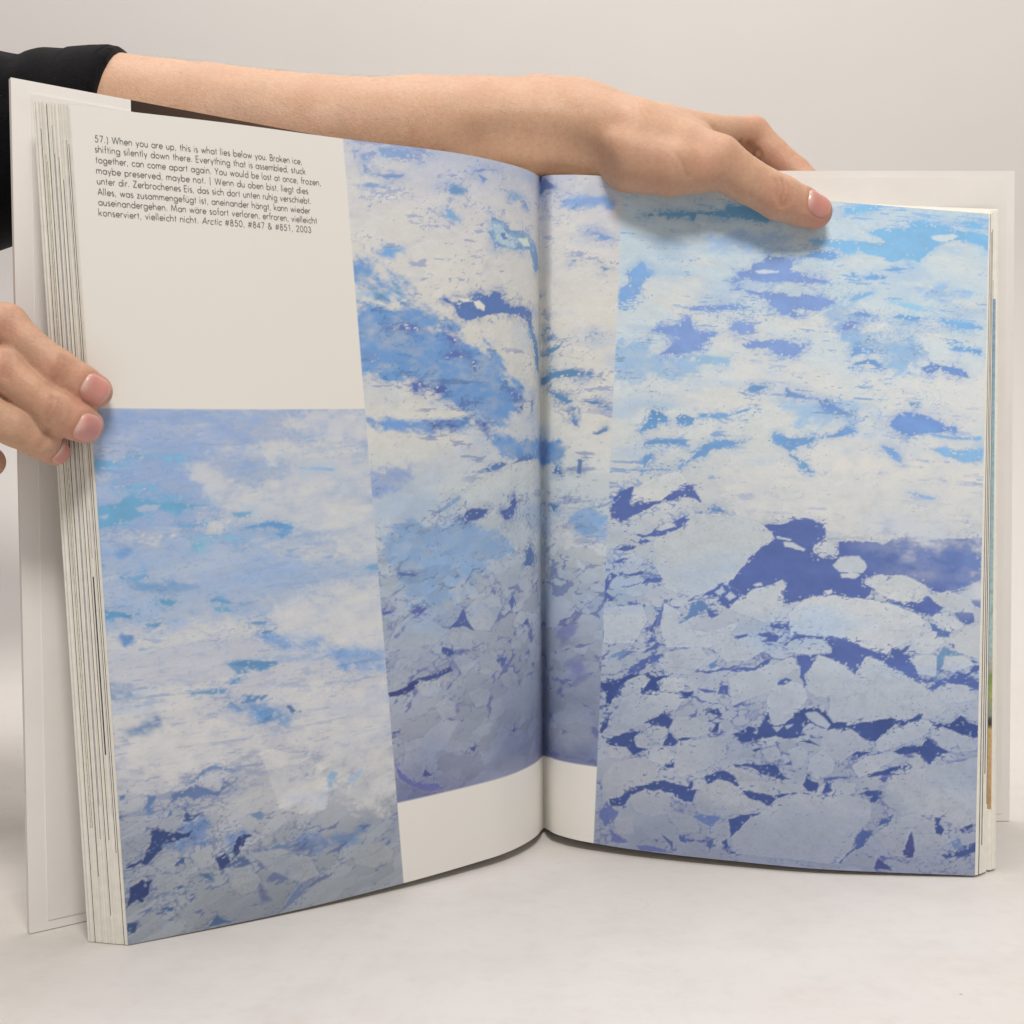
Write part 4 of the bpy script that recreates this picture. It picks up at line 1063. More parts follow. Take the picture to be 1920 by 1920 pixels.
def build_page(side, ns, nt_):
    s = np.concatenate([np.linspace(0, .12, ns // 6, endpoint=False), np.linspace(.12, 1, ns - ns // 6)])
    t = np.linspace(0, 1, nt_)
    ink = paint_page(side, s, t)
    SS, TT = np.meshgrid(s, t)
    P = page(side, SS, TT)
    idx = np.arange(ns * nt_).reshape(nt_, ns)
    q = np.stack([idx[:-1, :-1], idx[:-1, 1:], idx[1:, 1:], idx[1:, :-1]], -1).reshape(-1, 4)
    if side == 'L':
        q = q[:, ::-1]
    o = mesh_obj('page', P, np.ascontiguousarray(q), M_PAGE, book, smooth=True)
    color_attr(o, 'print_ink', ink)
    return o


page_left = build_page('L', 430, 640)
tag(page_left, 'left page with caption text and two blue ice pictures')
page_right = build_page('R', 430, 640)
tag(page_right, 'right page filled by a blue picture of drifting ice floes')

# --- back leaves of both halves, as offsets from the open page
GUT_L = np.array([-0.013, 0.042, 0.0]) * S
GUT_R = np.array([0.006, 0.036, 0.0]) * S
BACK_L = (at_z(166, 1765, .001) - page('L', np.array([1.0]), np.array([0.0]))[0],
          at(62, 190, 1.366) - page('L', np.array([1.0]), np.array([1.0]))[0])
BACK_R = (at_z(1868, 1627, .004) - page('R', np.array([1.0]), np.array([0.0]))[0],
          at(1873, 392, 1.826) - page('R', np.array([1.0]), np.array([1.0]))[0])


def leaf_point(side, s, t, a):
    p = page(side, s, t)
    gut, (bb, bt) = (GUT_L, BACK_L) if side == 'L' else (GUT_R, BACK_R)
    fore = bb + (bt - bb) * t[..., None]
    # leaves fan out from the sewn spine towards the fore-edge
    w = np.clip(s, 0, 1)[..., None]
    normal_push = np.array([0.0, 0.030, 0.0]) * S * (w * (1 - w) * 4) * (1.0 if side == 'L' else 0.55)
    return p + a[..., None] * (gut * (1 - w) + fore * w + normal_push)


SCOL = np.concatenate([np.linspace(0, .22, 26), np.linspace(.25, 1.0, 20)])


def build_leaf(side, a0, a1, ds, marks, margin=None):
    """One leaf: thin slab between stack depths a0 (front) and a1; marks = inked runs of its fore-edge."""
    tl = sorted({0.0, 1.0, *[m[0] for m in marks], *[m[1] for m in marks], *([margin[1], margin[2]] if margin else [])})
    sc = SCOL * ds
    if margin:
        sc = np.concatenate([sc[:-1][sc[:-1] < ds - margin[0] - .004], [ds - margin[0], ds]])
    tl = np.array(tl)
    SS, TT = np.meshgrid(sc, tl)
    V = np.concatenate([leaf_point(side, SS, TT, np.full(SS.shape, a)).reshape(-1, 3) for a in (a0, a1)])
    n, r = len(sc), len(tl)
    N = n * r
    Fc, Mt = [], []
    mats = [M_LEAF, M_INK, M_INK2, M_INK3, M_PINK, M_BLACK, M_STRIP]
    for j in range(r - 1):
        for i in range(n - 1):
            a, b, c, d = j * n + i, j * n + i + 1, (j + 1) * n + i + 1, (j + 1) * n + i
            strip = margin and i == n - 2 and tl[j] >= margin[1] - 1e-6 and tl[j + 1] <= margin[2] + 1e-6
            Fc += [(a, b, c, d), (N + d, N + c, N + b, N + a)]
            Mt += [6 if strip else 0, 0]
        e0, e1 = j * n + n - 1, (j + 1) * n + n - 1
        k = 0
        for lo, hi, mi in marks:
            if tl[j] >= lo - 1e-6 and tl[j + 1] <= hi + 1e-6:
                k = mi
        Fc.append((e0, N + e0, N + e1, e1))
        Mt.append(k)
    for j, flip in ((0, 0), (r - 1, 1)):
        for i in range(n - 1):
            a, b = j * n + i, j * n + i + 1
            Fc.append((a, N + a, N + b, b) if not flip else (a, b, N + b, N + a))
            Mt.append(0)
    if side == 'L':
        Fc = [f[::-1] for f in Fc]
    return mesh_obj('leaf', V, Fc, mats, book, Mt, smooth=False)


def tpx_l(y):      # fore-edge height fraction of a photograph row, left block
    return float(np.clip((1770 - y) / 1576.0, 0, 1))


def tpx_r(y):
    return float(np.clip((1640 - y) / 1240.0, 0, 1))


NL = 54
inkL = {}
for frac, y0, y1, mi in ((.06, 210, 1765, 2), (.20, 242, 1770, 1), (.245, 700, 1080, 1), (.29, 288, 1546, 3), (.33, 300, 1546, 3), (.385, 196, 1640, 1),
                         (.42, 232, 1690, 1), (.46, 219, 1566, 1), (.50, 234, 1566, 2), (.53, 285, 1500, 2), (.565, 283, 1668, 2), (.61, 300, 1573, 1), (.66, 290, 1714, 1),
                         (.70, 300, 1547, 2), (.735, 330, 1566, 1), (.77, 258, 1500, 1), (.81, 935, 1025, 4), (.81, 1060, 1400, 5), (.85, 258, 1520, 2), (.885, 258, 1590, 1), (.945, 265, 1770, 1)):
    for two in range(2 if mi == 5 else 1):
        inkL.setdefault(int(round((1 - frac) * NL)) + two, []).append((tpx_l(y1), tpx_l(y0), mi))
for k in range(NL):
    fine = rng.normal(0, .0011)
    a0 = (k + 1.6) / (NL + 1.6)
    build_leaf('L', a0, a0 + (.93 if k < NL - 1 else .65) / (NL + 1.6), 1.0 + fine if k else 1.0, inkL.get(k, []))
NR = 16
inkR = {1: [(tpx_r(1640), tpx_r(402), 1)], 3: [(tpx_r(1591), tpx_r(440), 1)], 5: [(tpx_r(1469), tpx_r(436), 5)],
        7: [(tpx_r(1523), tpx_r(540), 2)], 9: [(tpx_r(1535), tpx_r(470), 2)]}
for k in range(NR):
    a0 = (k + 1.3) / (NR + 1.3)
    mg = None
    ds = 1.0 + rng.normal(0, .0008)
    if k == 11:
        mg = (.0125, tpx_r(1535), tpx_r(580))
        ds = 1.001
    if k in (8, 9, 10):
        ds = .990
    build_leaf('R', a0, a0 + .72 / (NR + 1.3), ds, inkR.get(k, []), mg)


# --- boards, endpapers and spine
def slab(name, A, B, t_vec, mats, parent, face_mat=None, div=(1, 1), bevel=0.0008):
    """Board between edge A (bottom, top) and edge B (bottom, top) with thickness vector."""
    A, B = np.array(A), np.array(B)
    n = div[0] + 1
    V, Fc, Mt = [], [], []
    for i in range(n):
        w = i / div[0]
        b, t = A[0] * (1 - w) + B[0] * w, A[1] * (1 - w) + B[1] * w
        V += [b, t, b + t_vec, t + t_vec]
    for i in range(n - 1):
        o, p = i * 4, i * 4 + 4
        Fc += [(o, p, p + 1, o + 1), (o + 2, o + 3, p + 3, p + 2), (o + 1, p + 1, p + 3, o + 3), (o, o + 2, p + 2, p)]
        Mt += [face_mat(i) if face_mat else 0] * 4
    Fc += [(0, 1, 3, 2), (n * 4 - 4, n * 4 - 2, n * 4 - 1, n * 4 - 3)]
    Mt += [face_mat(0) if face_mat else 0, face_mat(n - 2) if face_mat else 0]
    o = mesh_obj(name, V, Fc, mats, parent, Mt)
    if bevel:
        bv = o.modifiers.new('rounded_edges', 'BEVEL')
        bv.width, bv.segments, bv.limit_method, bv.angle_limit = bevel, 3, 'ANGLE', math.radians(50)
        o.data.polygons.foreach_set('use_smooth', np.ones(len(o.data.polygons), bool))
        wn = o.modifiers.new('flat_faces', 'WEIGHTED_NORMAL')
        wn.keep_sharp = False
    return o


U = lambda x, y, z: np.array([x, y, z]) * S
# left board: fore-edge near the camera, hinge at the spine
LF = (at_z(55, 1751, 0.001), at(20, 145, 1.381))
d0 = LF[0][1] / S
LH = (U(0.018, 1.838, 0.001), U(0.006, 1.822, 1.015))
dirL = (LH[0] - LF[0]) / np.linalg.norm(LH[0] - LF[0])
nL = np.array([-dirL[1], dirL[0], 0.0])      # away from the camera
nL = nL if nL[1] > 0 else -nL
N_SEG = 42
left_board = slab('cover_board', LF, LH, nL * 0.0030, [M_COVER, M_BROWN], book,
                  lambda i: 1 if i >= 8 else 0, (N_SEG, 1), 0.0)
tag(left_board, 'white left cover board turning dark brown towards the spine')
dl = LH[0] - LF[0]
up = np.array([0, 0, 1.0])
E = lambda w, zz, off: (LF[0] * (1 - w) + LH[0] * w) * (1 - zz) + (LF[1] * (1 - w) + LH[1] * w) * zz - nL * off
slab('endpaper', (E(.030, .012, .0004), E(.030, .986, .0004)), (E(.97, .012, .0004), E(.97, .986, .0004)), nL * 0.00035, M_END, book, None, (1, 1), 0.0)
# right board: parallel to the back of the sweep
RF = (U(0.792, 1.840, 0.001), U(0.776, 1.836, 1.021))
RH = (U(0.085, 1.826, 0.001), U(0.075, 1.822, 1.018))
nR = np.array([0.0, 1.0, 0.0])
right_board = slab('cover_board', RF, RH, nR * 0.0030, [M_COVER, M_BROWN], book, lambda i: 1 if i >= 34 else 0, (40, 1), 0.0)
tag(right_board, 'plain white right cover board')
E2 = lambda w, zz, off: (RF[0] * (1 - w) + RH[0] * w) * (1 - zz) + (RF[1] * (1 - w) + RH[1] * w) * zz - nR * off
slab('endpaper', (E2(.018, .012, .0004), E2(.018, .990, .0004)), (E2(.97, .012, .0004), E2(.97, .990, .0004)), nR * 0.00035, M_END, book, None, (1, 1), 0.0)
# spine: hollow back joining the two boards, and the lining glued on the sewn leaves
V, Fc = [], []
arc = np.linspace(0, 1, 9)
for zz in (0.001, 1.018):
    for w in arc:
        x = 0.012 + (0.080 - 0.012) * w
        V.append(U(x, 1.838 + 0.022 * math.sin(math.pi * w), zz))
    for w in arc:
        x = 0.016 + (0.076 - 0.016) * w
        V.append(U(x, 1.830 + 0.020 * math.sin(math.pi * w), zz))
n = len(arc)
for i in range(n - 1):
    a, b = i, i + 1
    Fc += [(a, b, 2 * n + b, 2 * n + a), (n + b, n + a, 3 * n + a, 3 * n + b), (a, n + a, n + b, b), (2 * n + a, 2 * n + b, 3 * n + b, 3 * n + a)]
mesh_obj('spine', V, Fc, M_BROWN, book, smooth=False)
V, Fc = [], []
for zz in (0.020, 0.992):
    for w in arc:
        V.append(U(0.030 + 0.034 * w, 1.820 + 0.006 * math.sin(math.pi * w), zz))
for i in range(n - 1):
    Fc.append((i, i + 1, n + i + 1, n + i))
mesh_obj('spine_lining', V, Fc, M_GLUE, book)


# ================================================================ the caption: a monoline geometric face drawn stroke by stroke
XH, CAP, ASC, DSC = 0.43, 0.71, 0.77, -0.22


def arc_(cx, cy, rx, ry, a0, a1, n=14):
    a = np.radians(np.linspace(a0, a1, n))
    return [(cx + rx * math.cos(q), cy + ry * math.sin(q)) for q in a]


R_ = XH / 2
BOWL = lambda x=R_: arc_(x, R_, R_, R_, 0, 360, 26)
G = {
    'a': (.50, [BOWL(), [(2 * R_, XH), (2 * R_, 0)]]), 'b': (.50, [BOWL(R_ + .01), [(.01, ASC), (.01, 0)]]),
    'c': (.40, [arc_(R_, R_, R_, R_, 48, 312, 22)]), 'd': (.50, [BOWL(), [(2 * R_, ASC), (2 * R_, 0)]]),
    'e': (.47, [[(0.01, R_)] + [(2 * R_, R_)] + arc_(R_, R_, R_, R_, 0, 318, 24)[1:]]),
    'f': (.24, [arc_(.20, ASC - .12, .11, .11, 80, 180, 8) + [(.09, 0)], [(0, XH), (.20, XH)]]),
    'g': (.50, [BOWL(), [(2 * R_, XH), (2 * R_, -.06)] + arc_(R_, -.06, R_, .17, 0, -165, 12)[1:]]),
    'h': (.43, [[(0, ASC), (0, 0)], [(0, .24)] + arc_(.17, .26, .17, .19, 180, 0, 12) + [(.34, 0)]]),
    'i': (.13, [[(.01, XH), (.01, 0)], [(.01, .59), (.01, .675)]]),
    'k': (.40, [[(0, ASC), (0, 0)], [(.30, XH), (.02, .20)], [(.10, .26), (.34, 0)]]),
    'l': (.13, [[(.01, ASC), (.01, 0)]]),
    'm': (.66, [[(0, XH), (0, 0)], [(0, .26)] + arc_(.145, .29, .145, .16, 180, 0, 10) + [(.29, 0)], [(.29, .26)] + arc_(.435, .29, .145, .16, 180, 0, 10) + [(.58, 0)]]),
    'n': (.43, [[(0, XH), (0, 0)], [(0, .24)] + arc_(.17, .26, .17, .19, 180, 0, 12) + [(.34, 0)]]),
    'o': (.49, [BOWL()]), 'p': (.51, [BOWL(R_ + .01), [(.01, XH), (.01, DSC)]]),
    'r': (.25, [[(0, XH), (0, 0)], [(0, .25)] + arc_(.15, .28, .15, .17, 180, 62, 8)]),
    's': (.30, [arc_(.12, .335, .11, .115, 40, 245, 12) + arc_(.12, .115, .125, .115, 70, -150, 12)]),
    't': (.24, [[(.09, .64), (.09, 0)], [(0, XH), (.19, XH)]]),
    'u': (.43, [[(0, XH), (0, .19)] + arc_(.17, .19, .17, .19, 180, 360, 12) + [(.34, XH)], [(.34, .2), (.34, 0)]]),
    'v': (.40, [[(0, XH), (.165, 0), (.33, XH)]]), 'w': (.62, [[(0, XH), (.14, 0), (.28, XH), (.42, 0), (.56, XH)]]),
    'y': (.40, [[(0, XH), (.18, .02)], [(.345, XH), (.10, DSC)]]), 'z': (.37, [[(.02, XH), (.29, XH), (.0, 0), (.30, 0)]]),
    'A': (.58, [[(0, 0), (.26, CAP), (.52, 0)], [(.09, .23), (.43, .23)]]),
    'B': (.46, [[(0, 0), (0, CAP), (.18, CAP)] + arc_(.18, CAP - .16, .15, .16, 90, -90, 10) + [(0, .38)], [(.18, .38)] + arc_(.19, .19, .19, .19, 90, -90, 10) + [(0, 0)]]),
    'E': (.42, [[(.34, CAP), (0, CAP), (0, 0), (.34, 0)], [(0, .37), (.33, .37)]]),
    'M': (.76, [[(0, 0), (.10, CAP), (.34, .06), (.58, CAP), (.68, 0)]]),
    'W': (.86, [[(0, CAP), (.20, 0), (.40, CAP), (.60, 0), (.80, CAP)]]),
    'Y': (.50, [[(0, CAP), (.22, .31), (.44, CAP)], [(.22, .31), (.22, 0)]]),
    'Z': (.50, [[(.03, CAP), (.42, CAP), (0, 0), (.43, 0)]]),
    '.': (.17, [[(.04, -.01), (.04, .085)]]), ',': (.17, [[(.06, .05), (.02, -.10)]]), '|': (.28, [[(.10, ASC), (.10, DSC * .6)]]),
    ')': (.24, [arc_(-.10, .28, .26, .46, -62, 62, 12)]), ' ': (.26, []),
    '#': (.56, [[(.20, .66), (.08, 0)], [(.42, .66), (.30, 0)], [(.03, .45), (.50, .45)], [(.0, .21), (.46, .21)]]),
    '&': (.60, [[(.50, 0), (.11, .50)] + arc_(.20, .56, .115, .12, 210, -20, 12) + [(.04, .25)] + arc_(.19, .17, .18, .17, 155, 330, 12) + [(.48, .32)]]),
    '0': (.48, [arc_(.20, .35, .20, .35, 0, 360, 26)]), '1': (.48, [[(.08, .60), (.24, .70), (.24, 0)]]),
    '2': (.48, [arc_(.20, .52, .17, .18, 170, -30, 14) + [(.02, 0), (.40, 0)]]),
    '3': (.48, [arc_(.18, .53, .15, .16, 160, -90, 14) + arc_(.18, .19, .19, .19, 88, -165, 14)]),
    '4': (.48, [[(.30, 0), (.30, .70), (.0, .17), (.41, .17)]]),
    '5': (.48, [[(.36, .70), (.13, .70), (.06, .40)] + arc_(.18, .225, .20, .225, 120, -150, 16)]),
    '7': (.48, [[(.02, .70), (.40, .70), (.12, 0)]]),
    '8': (.48, [arc_(.20, .54, .135, .16, 0, 360, 20), arc_(.20, .19, .19, .19, 0, 360, 20)]),
}
for base, um in (('u', 'ü'), ('a', 'ä')):
    w, st = G[base]
    G[um] = (w, st + [[(.08, .58), (.08, .645)], [(.29, .58), (.29, .645)]])

CAPTION = [  # text, start s, end s, baseline t
    ('57.) When you are up, this is what lies below you. Broken ice,', .9606, .5674, .9608),
    ('shifting silently down there. Everything that is assembled, stuck', .9614, .5617, .9490),
    ('together, can come apart again. You would be lost at once, frozen,', .9615, .5313, .9369),
    ('maybe preserved, maybe not. | Wenn du oben bist, liegt dies', .9616, .5598, .9246),
    ('unter dir. Zerbrochenes Eis, das sich dort unten ruhig verschiebt.', .9617, .5551, .9125),
    ('Alles, was zusammengefügt ist, aneinander hängt, kann wieder', .9618, .5589, .9002),
    ('auseinandergehen. Man wäre sofort verloren, erfroren, vielleicht', .9619, .5462, .8883),
    ('konserviert, vielleicht nicht. Arctic #850, #847 & #851, 2003', .9627, .5596, .8762)]
EM = 3.30       # mm; line pitch is about 3.8 mm
PEN = 0.070


def build_caption():
    segs = []
    for text, s0, s1, tb in CAPTION:
        it0 = text.find('Arctic')
        total = sum(G[c][0] + .085 for c in text) - .1
        kx = (s0 - s1) * PW / (total * EM)
        x = 0.0
        for i, ch in enumerate(text):
            w, strokes = G[ch]
            sl = .19 if it0 >= 0 and it0 <= i < it0 + 6 else 0.0
            for st in strokes:
                segs.append([(s0 * PW - (x + px + sl * py) * EM * kx, tb * PH + py * EM) for px, py in st])
            x += w + .085
    # break strokes at sharp corners so every limb keeps its full weight
    parts = []
    for st in segs:
        cur = [st[0]]
        for i in range(1, len(st)):
            cur.append(st[i])
            if i < len(st) - 1:
                a, b = np.subtract(st[i], st[i - 1]), np.subtract(st[i + 1], st[i])
                if a @ b < .6 * math.hypot(*a) * math.hypot(*b):
                    parts.append(cur)
                    cur = [st[i]]
        parts.append(cur)
    segs = parts
    V2, Fc = [], []
    h = PEN * EM / 2
    for st in segs:
        p = np.array(st)
        if len(p) < 2:
            continue
        closed = np.hypot(*(p[0] - p[-1])) < 1e-6
        d = np.diff(p, axis=0)
        d /= np.maximum(np.hypot(d[:, 0], d[:, 1])[:, None], 1e-9)
        nn = np.stack([-d[:, 1], d[:, 0]], 1)
        # mitred ribbon
        vn = np.empty_like(p)
        vn[0], vn[-1] = nn[0], nn[-1]
        mid = nn[:-1] + nn[1:]
        vn[1:-1] = mid / np.maximum((mid * nn[:-1]).sum(1)[:, None], .55)
        if closed:
            mm = nn[0] + nn[-1]
            vn[0] = vn[-1] = mm / max((mm * nn[0]).sum(), .55)
        b = len(V2)
        for q, v in zip(p, vn):
            V2 += [q + v * h, q - v * h]
        for i in range(len(p) - 1):
            a = b + 2 * i
            Fc.append((a, a + 1, a + 3, a + 2))
    V2 = np.array(V2)
    P = page('L', V2[:, 0] / PW, V2[:, 1] / PH)
    # lay the ink a hair in front of the sheet
    P1 = page('L', V2[:, 0] / PW + 1e-4, V2[:, 1] / PH)
    tan = (P1 - P) / np.linalg.norm(P1 - P, axis=1)[:, None]
    nrm = np.stack([-tan[:, 1], tan[:, 0], np.zeros(len(tan))], 1)
    nrm *= np.where(nrm[:, 1] > 0, -1, 1)[:, None]
    o = mesh_obj('caption_text', P + nrm * 0.00016, np.array(Fc), M_TEXT, page_left)
    tag(o, 'grey printed caption in English and German')


build_caption()


# ================================================================ the person: arms and hands as one smooth skin
def capsule(p, a, b, ra, rb):
    ab = b - a
    L2 = float(ab @ ab) + 1e-12
    h = np.clip(((p[0] - a[0]) * ab[0] + (p[1] - a[1]) * ab[1] + (p[2] - a[2]) * ab[2]) / L2, 0, 1)
    return np.sqrt((p[0] - a[0] - h * ab[0]) ** 2 + (p[1] - a[1] - h * ab[1]) ** 2 + (p[2] - a[2] - h * ab[2]) ** 2) - (ra + (rb - ra) * h)


def smin(a, b, k):
    h = np.clip(0.5 + 0.5 * (b - a) / k, 0, 1)
    return b + (a - b) * h - k * h * (1 - h)


CREASES = []


class Field:
    """Signed distance field on a grid, grown from tapered limbs."""

    def __init__(self, lo, hi, vox):
        self.lo, self.vox = np.array(lo, float), vox
        self.n = np.ceil((np.array(hi) - self.lo) / vox).astype(int) + 1
        self.d = np.full(self.n, 0.05, np.float32)

    def box(self, lo, hi):
        i0 = np.clip(((np.array(lo) - self.lo) / self.vox).astype(int), 0, self.n - 1)
        i1 = np.clip(((np.array(hi) - self.lo) / self.vox).astype(int) + 2, 1, self.n)
        ax = [self.lo[k] + self.vox * np.arange(i0[k], i1[k]) for k in range(3)]
        return tuple(slice(i0[k], i1[k]) for k in range(3)), np.meshgrid(*ax, indexing='ij', sparse=True)

    def add(self, a, b, ra, rb, k):
        m = max(ra, rb) + max(k, .004) + .012
        sl, p = self.box(np.minimum(a, b) - m, np.maximum(a, b) + m)
        if min(self.d[sl].shape) == 0:
            return
        self.d[sl] = smin(self.d[sl], capsule(p, a, b, ra, rb).astype(np.float32), k)

    def carve(self, pts, r, depth):
        """Press a soft crease along a polyline."""
        if r < .0013:
            CREASES.append((np.array(pts), min(.55, depth * 400)))
        A = np.array(pts)
        sl, p = self.box(A.min(0) - r * 3, A.max(0) + r * 3)
        if min(self.d[sl].shape) == 0:
            return
        q = None
        for a, b in zip(A[:-1], A[1:]):
            s_ = capsule(p, a, b, 0, 0)
            q = s_ if q is None else np.minimum(q, s_)
        self.d[sl] += (depth * np.exp(-(q / r) ** 2)).astype(np.float32)

    def sample(self, P):
        g = (np.asarray(P) - self.lo) / self.vox
        i = np.clip(np.floor(g).astype(int), 0, self.n - 2)
        f = np.clip(g - i, 0, 1)
        out = 0
        for a in (0, 1):
            for b in (0, 1):
                for c in (0, 1):
                    w = (f[..., 0] if a else 1 - f[..., 0]) * (f[..., 1] if b else 1 - f[..., 1]) * (f[..., 2] if c else 1 - f[..., 2])
                    out = out + w * self.d[i[..., 0] + a, i[..., 1] + b, i[..., 2] + c]
        return out

    def mesh(self):
        """Naive surface nets."""
        d = self.d
        s = d < 0
        c = np.zeros(self.n - 1, np.int8)
        corner = [(a, b, e) for a in (0, 1) for b in (0, 1) for e in (0, 1)]
        sl = lambda o: tuple(slice(o[k], self.n[k] - 1 + o[k]) for k in range(3))
        for o in corner:
            c += s[sl(o)]
        act = (c > 0) & (c < 8)
        idx = np.argwhere(act)
        vid = np.full(self.n - 1, -1, np.int64)
        vid[act] = np.arange(len(idx))
        acc, cnt = np.zeros((len(idx), 3)), np.zeros(len(idx))
        val = {o: d[idx[:, 0] + o[0], idx[:, 1] + o[1], idx[:, 2] + o[2]] for o in corner}
        for o in corner:
            for k in range(3):
                if o[k] == 0:
                    o2 = list(o)
                    o2[k] = 1
                    va, vb = val[o], val[tuple(o2)]
                    x = (va < 0) != (vb < 0)
                    t = np.where(x, va / np.where(x, va - vb, 1), 0)
                    q = np.tile(np.array(o, float), (len(idx), 1))
                    q[:, k] += t
                    acc += q * x[:, None]
                    cnt += x
        V = self.lo + self.vox * (idx + acc / cnt[:, None])
        quads = []
        for k in range(3):
            u, v = (k + 1) % 3, (k + 2) % 3
            lo_, hi_ = [slice(1, self.n[q] - 1) for q in range(3)], [slice(1, self.n[q] - 1) for q in range(3)]
            lo_[k], hi_[k] = slice(0, self.n[k] - 1), slice(1, self.n[k])
            A, B = s[tuple(lo_)], s[tuple(hi_)]
            e = np.argwhere(A != B)
            flip = A[tuple(e.T)]
            base = e + 1
            base[:, k] = e[:, k]
            g = lambda du, dv: vid[tuple((base - np.eye(3, dtype=int)[u] * du - np.eye(3, dtype=int)[v] * dv).T)]
            q = np.stack([g(1, 1), g(0, 1), g(0, 0), g(1, 0)], 1)
            q[~flip] = q[~flip][:, ::-1]
            quads.append(q)
        q = np.concatenate(quads)
        q = q[(q >= 0).all(1)]
        return V, q


def limb(f, pts, k):
    """pts: (px, py, depth, radius) with radius in book heights."""
    P = np.array([at(*q[:3]) for q in pts])
    R = [q[3] * S for q in pts]
    m = max(R) + max(k, .004) + .012
    sl, p = f.box(P.min(0) - m, P.max(0) + m)
    if min(f.d[sl].shape) == 0:
        return P
    c = None
    for i in range(len(pts) - 1):
        q = capsule(p, P[i], P[i + 1], R[i], R[i + 1]).astype(np.float32)
        c = q if c is None else smin(c, q, np.float32(.0016))
    f.d[sl] = smin(f.d[sl], c, np.float32(k))
    return P


KS, KM, KL = 0.0014, 0.008, 0.016
# ---- far arm: comes from behind the left cover, hand laid over the top of the right half
FA = [(150, 259, 1.847, .1235), (215, 257, 1.845, .1230), (400, 270, 1.84, .117), (600, 278, 1.84, .107), (800, 266, 1.838, .092), (900, 252, 1.836, .081),
      (1000, 241, 1.835, .0715), (1075, 244, 1.832, .0665)]
far = Field([at(150, 259, 1.85)[0] - .045, .515, .238], [at(1600, 330, 1.9)[0], .682, .392], 0.00090)
limb(far, FA, KL)
limb(far, [(800, 272, 1.865, .085), (1000, 250, 1.875, .060), (1090, 255, 1.875, .056)], KL)      # ulna side
limb(far, [(880, 262, 1.800, .062), (1020, 256, 1.796, .0585), (1110, 258, 1.786, .0555), (1190, 270, 1.768, .0515)], KL)     # radial side
limb(far, [(1020, 205, 1.835, .043), (1075, 215, 1.832, .044), (1120, 232, 1.835, .046)], KM)      # wrist bones
limb(far, [(1075, 246, 1.830, .064), (1150, 247, 1.830, .051), (1240, 247, 1.845, .040), (1328, 256, 1.868, .0335)], KM)   # index metacarpal
limb(far, [(1090, 258, 1.865, .058), (1200, 265, 1.890, .044), (1312, 284, 1.925, .036)], KL)
limb(far, [(1090, 262, 1.885, .054), (1190, 282, 1.925, .042), (1288, 312, 1.968, .034)], KL)
limb(far, [(1090, 268, 1.895, .050), (1170, 298, 1.945, .040), (1258, 346, 2.000, .031)], KL)
pIdx = limb(far, [(1328, 256, 1.868, .0335), (1365, 253, 1.898, .0290), (1409, 253, 1.932, .0300), (1445, 288, 1.925, .0268), (1488, 325, 1.915, .0265), (1548, 378, 1.878, .0225)], KS)
limb(far, [(1312, 284, 1.925, .034), (1395, 305, 2.000, .030), (1475, 375, 1.965, .027), (1530, 425, 1.884, .022)], KS)
limb(far, [(1288, 312, 1.968, .033), (1365, 350, 2.040, .029), (1445, 425, 1.985, .026), (1500, 475, 1.884, .021)], KS)
limb(far, [(1258, 346, 2.000, .030), (1325, 395, 2.050, .026), (1385, 452, 1.990, .024), (1430, 492, 1.883, .019)], KS)
limb(far, [(1110, 255, 1.795, .056), (1190, 262, 1.775, .052), (1275, 285, 1.765, .045), (1345, 303, 1.742, .0385)], KM)  # thumb metacarpal
limb(far, [(1185, 294, 1.742, .052), (1262, 312, 1.732, .0430), (1300, 318, 1.735, .034)], KM)      # thenar
limb(far, [(1030, 200, 1.800, .030), (1090, 222, 1.785, .030), (1180, 250, 1.765, .034)], KM)                # thumb tendon
limb(far, [(1200, 250, 1.805, .046), (1300, 268, 1.805, .034)], KM)                                 # first web
pTh = limb(far, [(1345, 303, 1.742, .0385), (1400, 338, 1.746, .0320), (1462, 371, 1.752, .0325), (1500, 386, 1.760, .0290), (1527, 397, 1.768, .0262)], KS)
# creases: thumb joint, web, wrist
def cz(*pts):
    return [at(*q) for q in pts]


def crease(f, pts, r, depth):
    """Skin fold drawn where it is seen: each point is moved along the line of sight onto the skin."""
    out = []
    for i in range(len(pts) - 1):
        for w in np.linspace(0, 1, 7)[:-1 if i < len(pts) - 2 else None]:
            u, v = pts[i][0] * (1 - w) + pts[i + 1][0] * w, pts[i][1] * (1 - w) + pts[i + 1][1] * w
            d = pts[0][2]
            for _ in range(60):
                d += float(np.clip(f.sample(at(u, v, d)), -.004, .004)) / S * .7
            out.append(at(u, v, d))
    f.carve(out, r, depth * (1.5 if r < .002 else 1.0))
crease(far, [(1468, 338, 1.68), (1473, 350), (1468, 362), (1463, 374), (1467, 386)], .0010, .0010)
crease(far, [(1478, 343, 1.68), (1481, 354), (1477, 368), (1472, 382)], .0009, .0007)
crease(far, [(1455, 338, 1.68), (1461, 350), (1457, 366)], .0009, .0005)
crease(far, [(1486, 352, 1.68), (1487, 362), (1482, 376)], .0009, .0004)
crease(far, [(1290, 330, 1.66), (1282, 305), (1270, 288)], .0011, .0004)
crease(far, [(1386, 270, 1.84), (1402, 282), (1392, 298)], .0011, .0009)
crease(far, [(1404, 268, 1.86), (1416, 284), (1404, 300)], .0011, .0009)
crease(far, [(1420, 280, 1.86), (1428, 292), (1418, 306)], .0011, .0006)
far.carve(cz((1385, 262, 1.880), (1396, 282, 1.880), (1388, 296, 1.880)), .0011, .0011)
far.carve(cz((1322, 232, 1.842), (1345, 248, 1.835), (1365, 262, 1.83)), .0020, .0012)
crease(far, [(890, 262, 1.66), (960, 258), (1030, 262), (1085, 280), (1128, 306)], .0085, .0042)      # hollow below the wrist
crease(far, [(1150, 232, 1.66), (1230, 246), (1300, 262)], .0060, .0012)

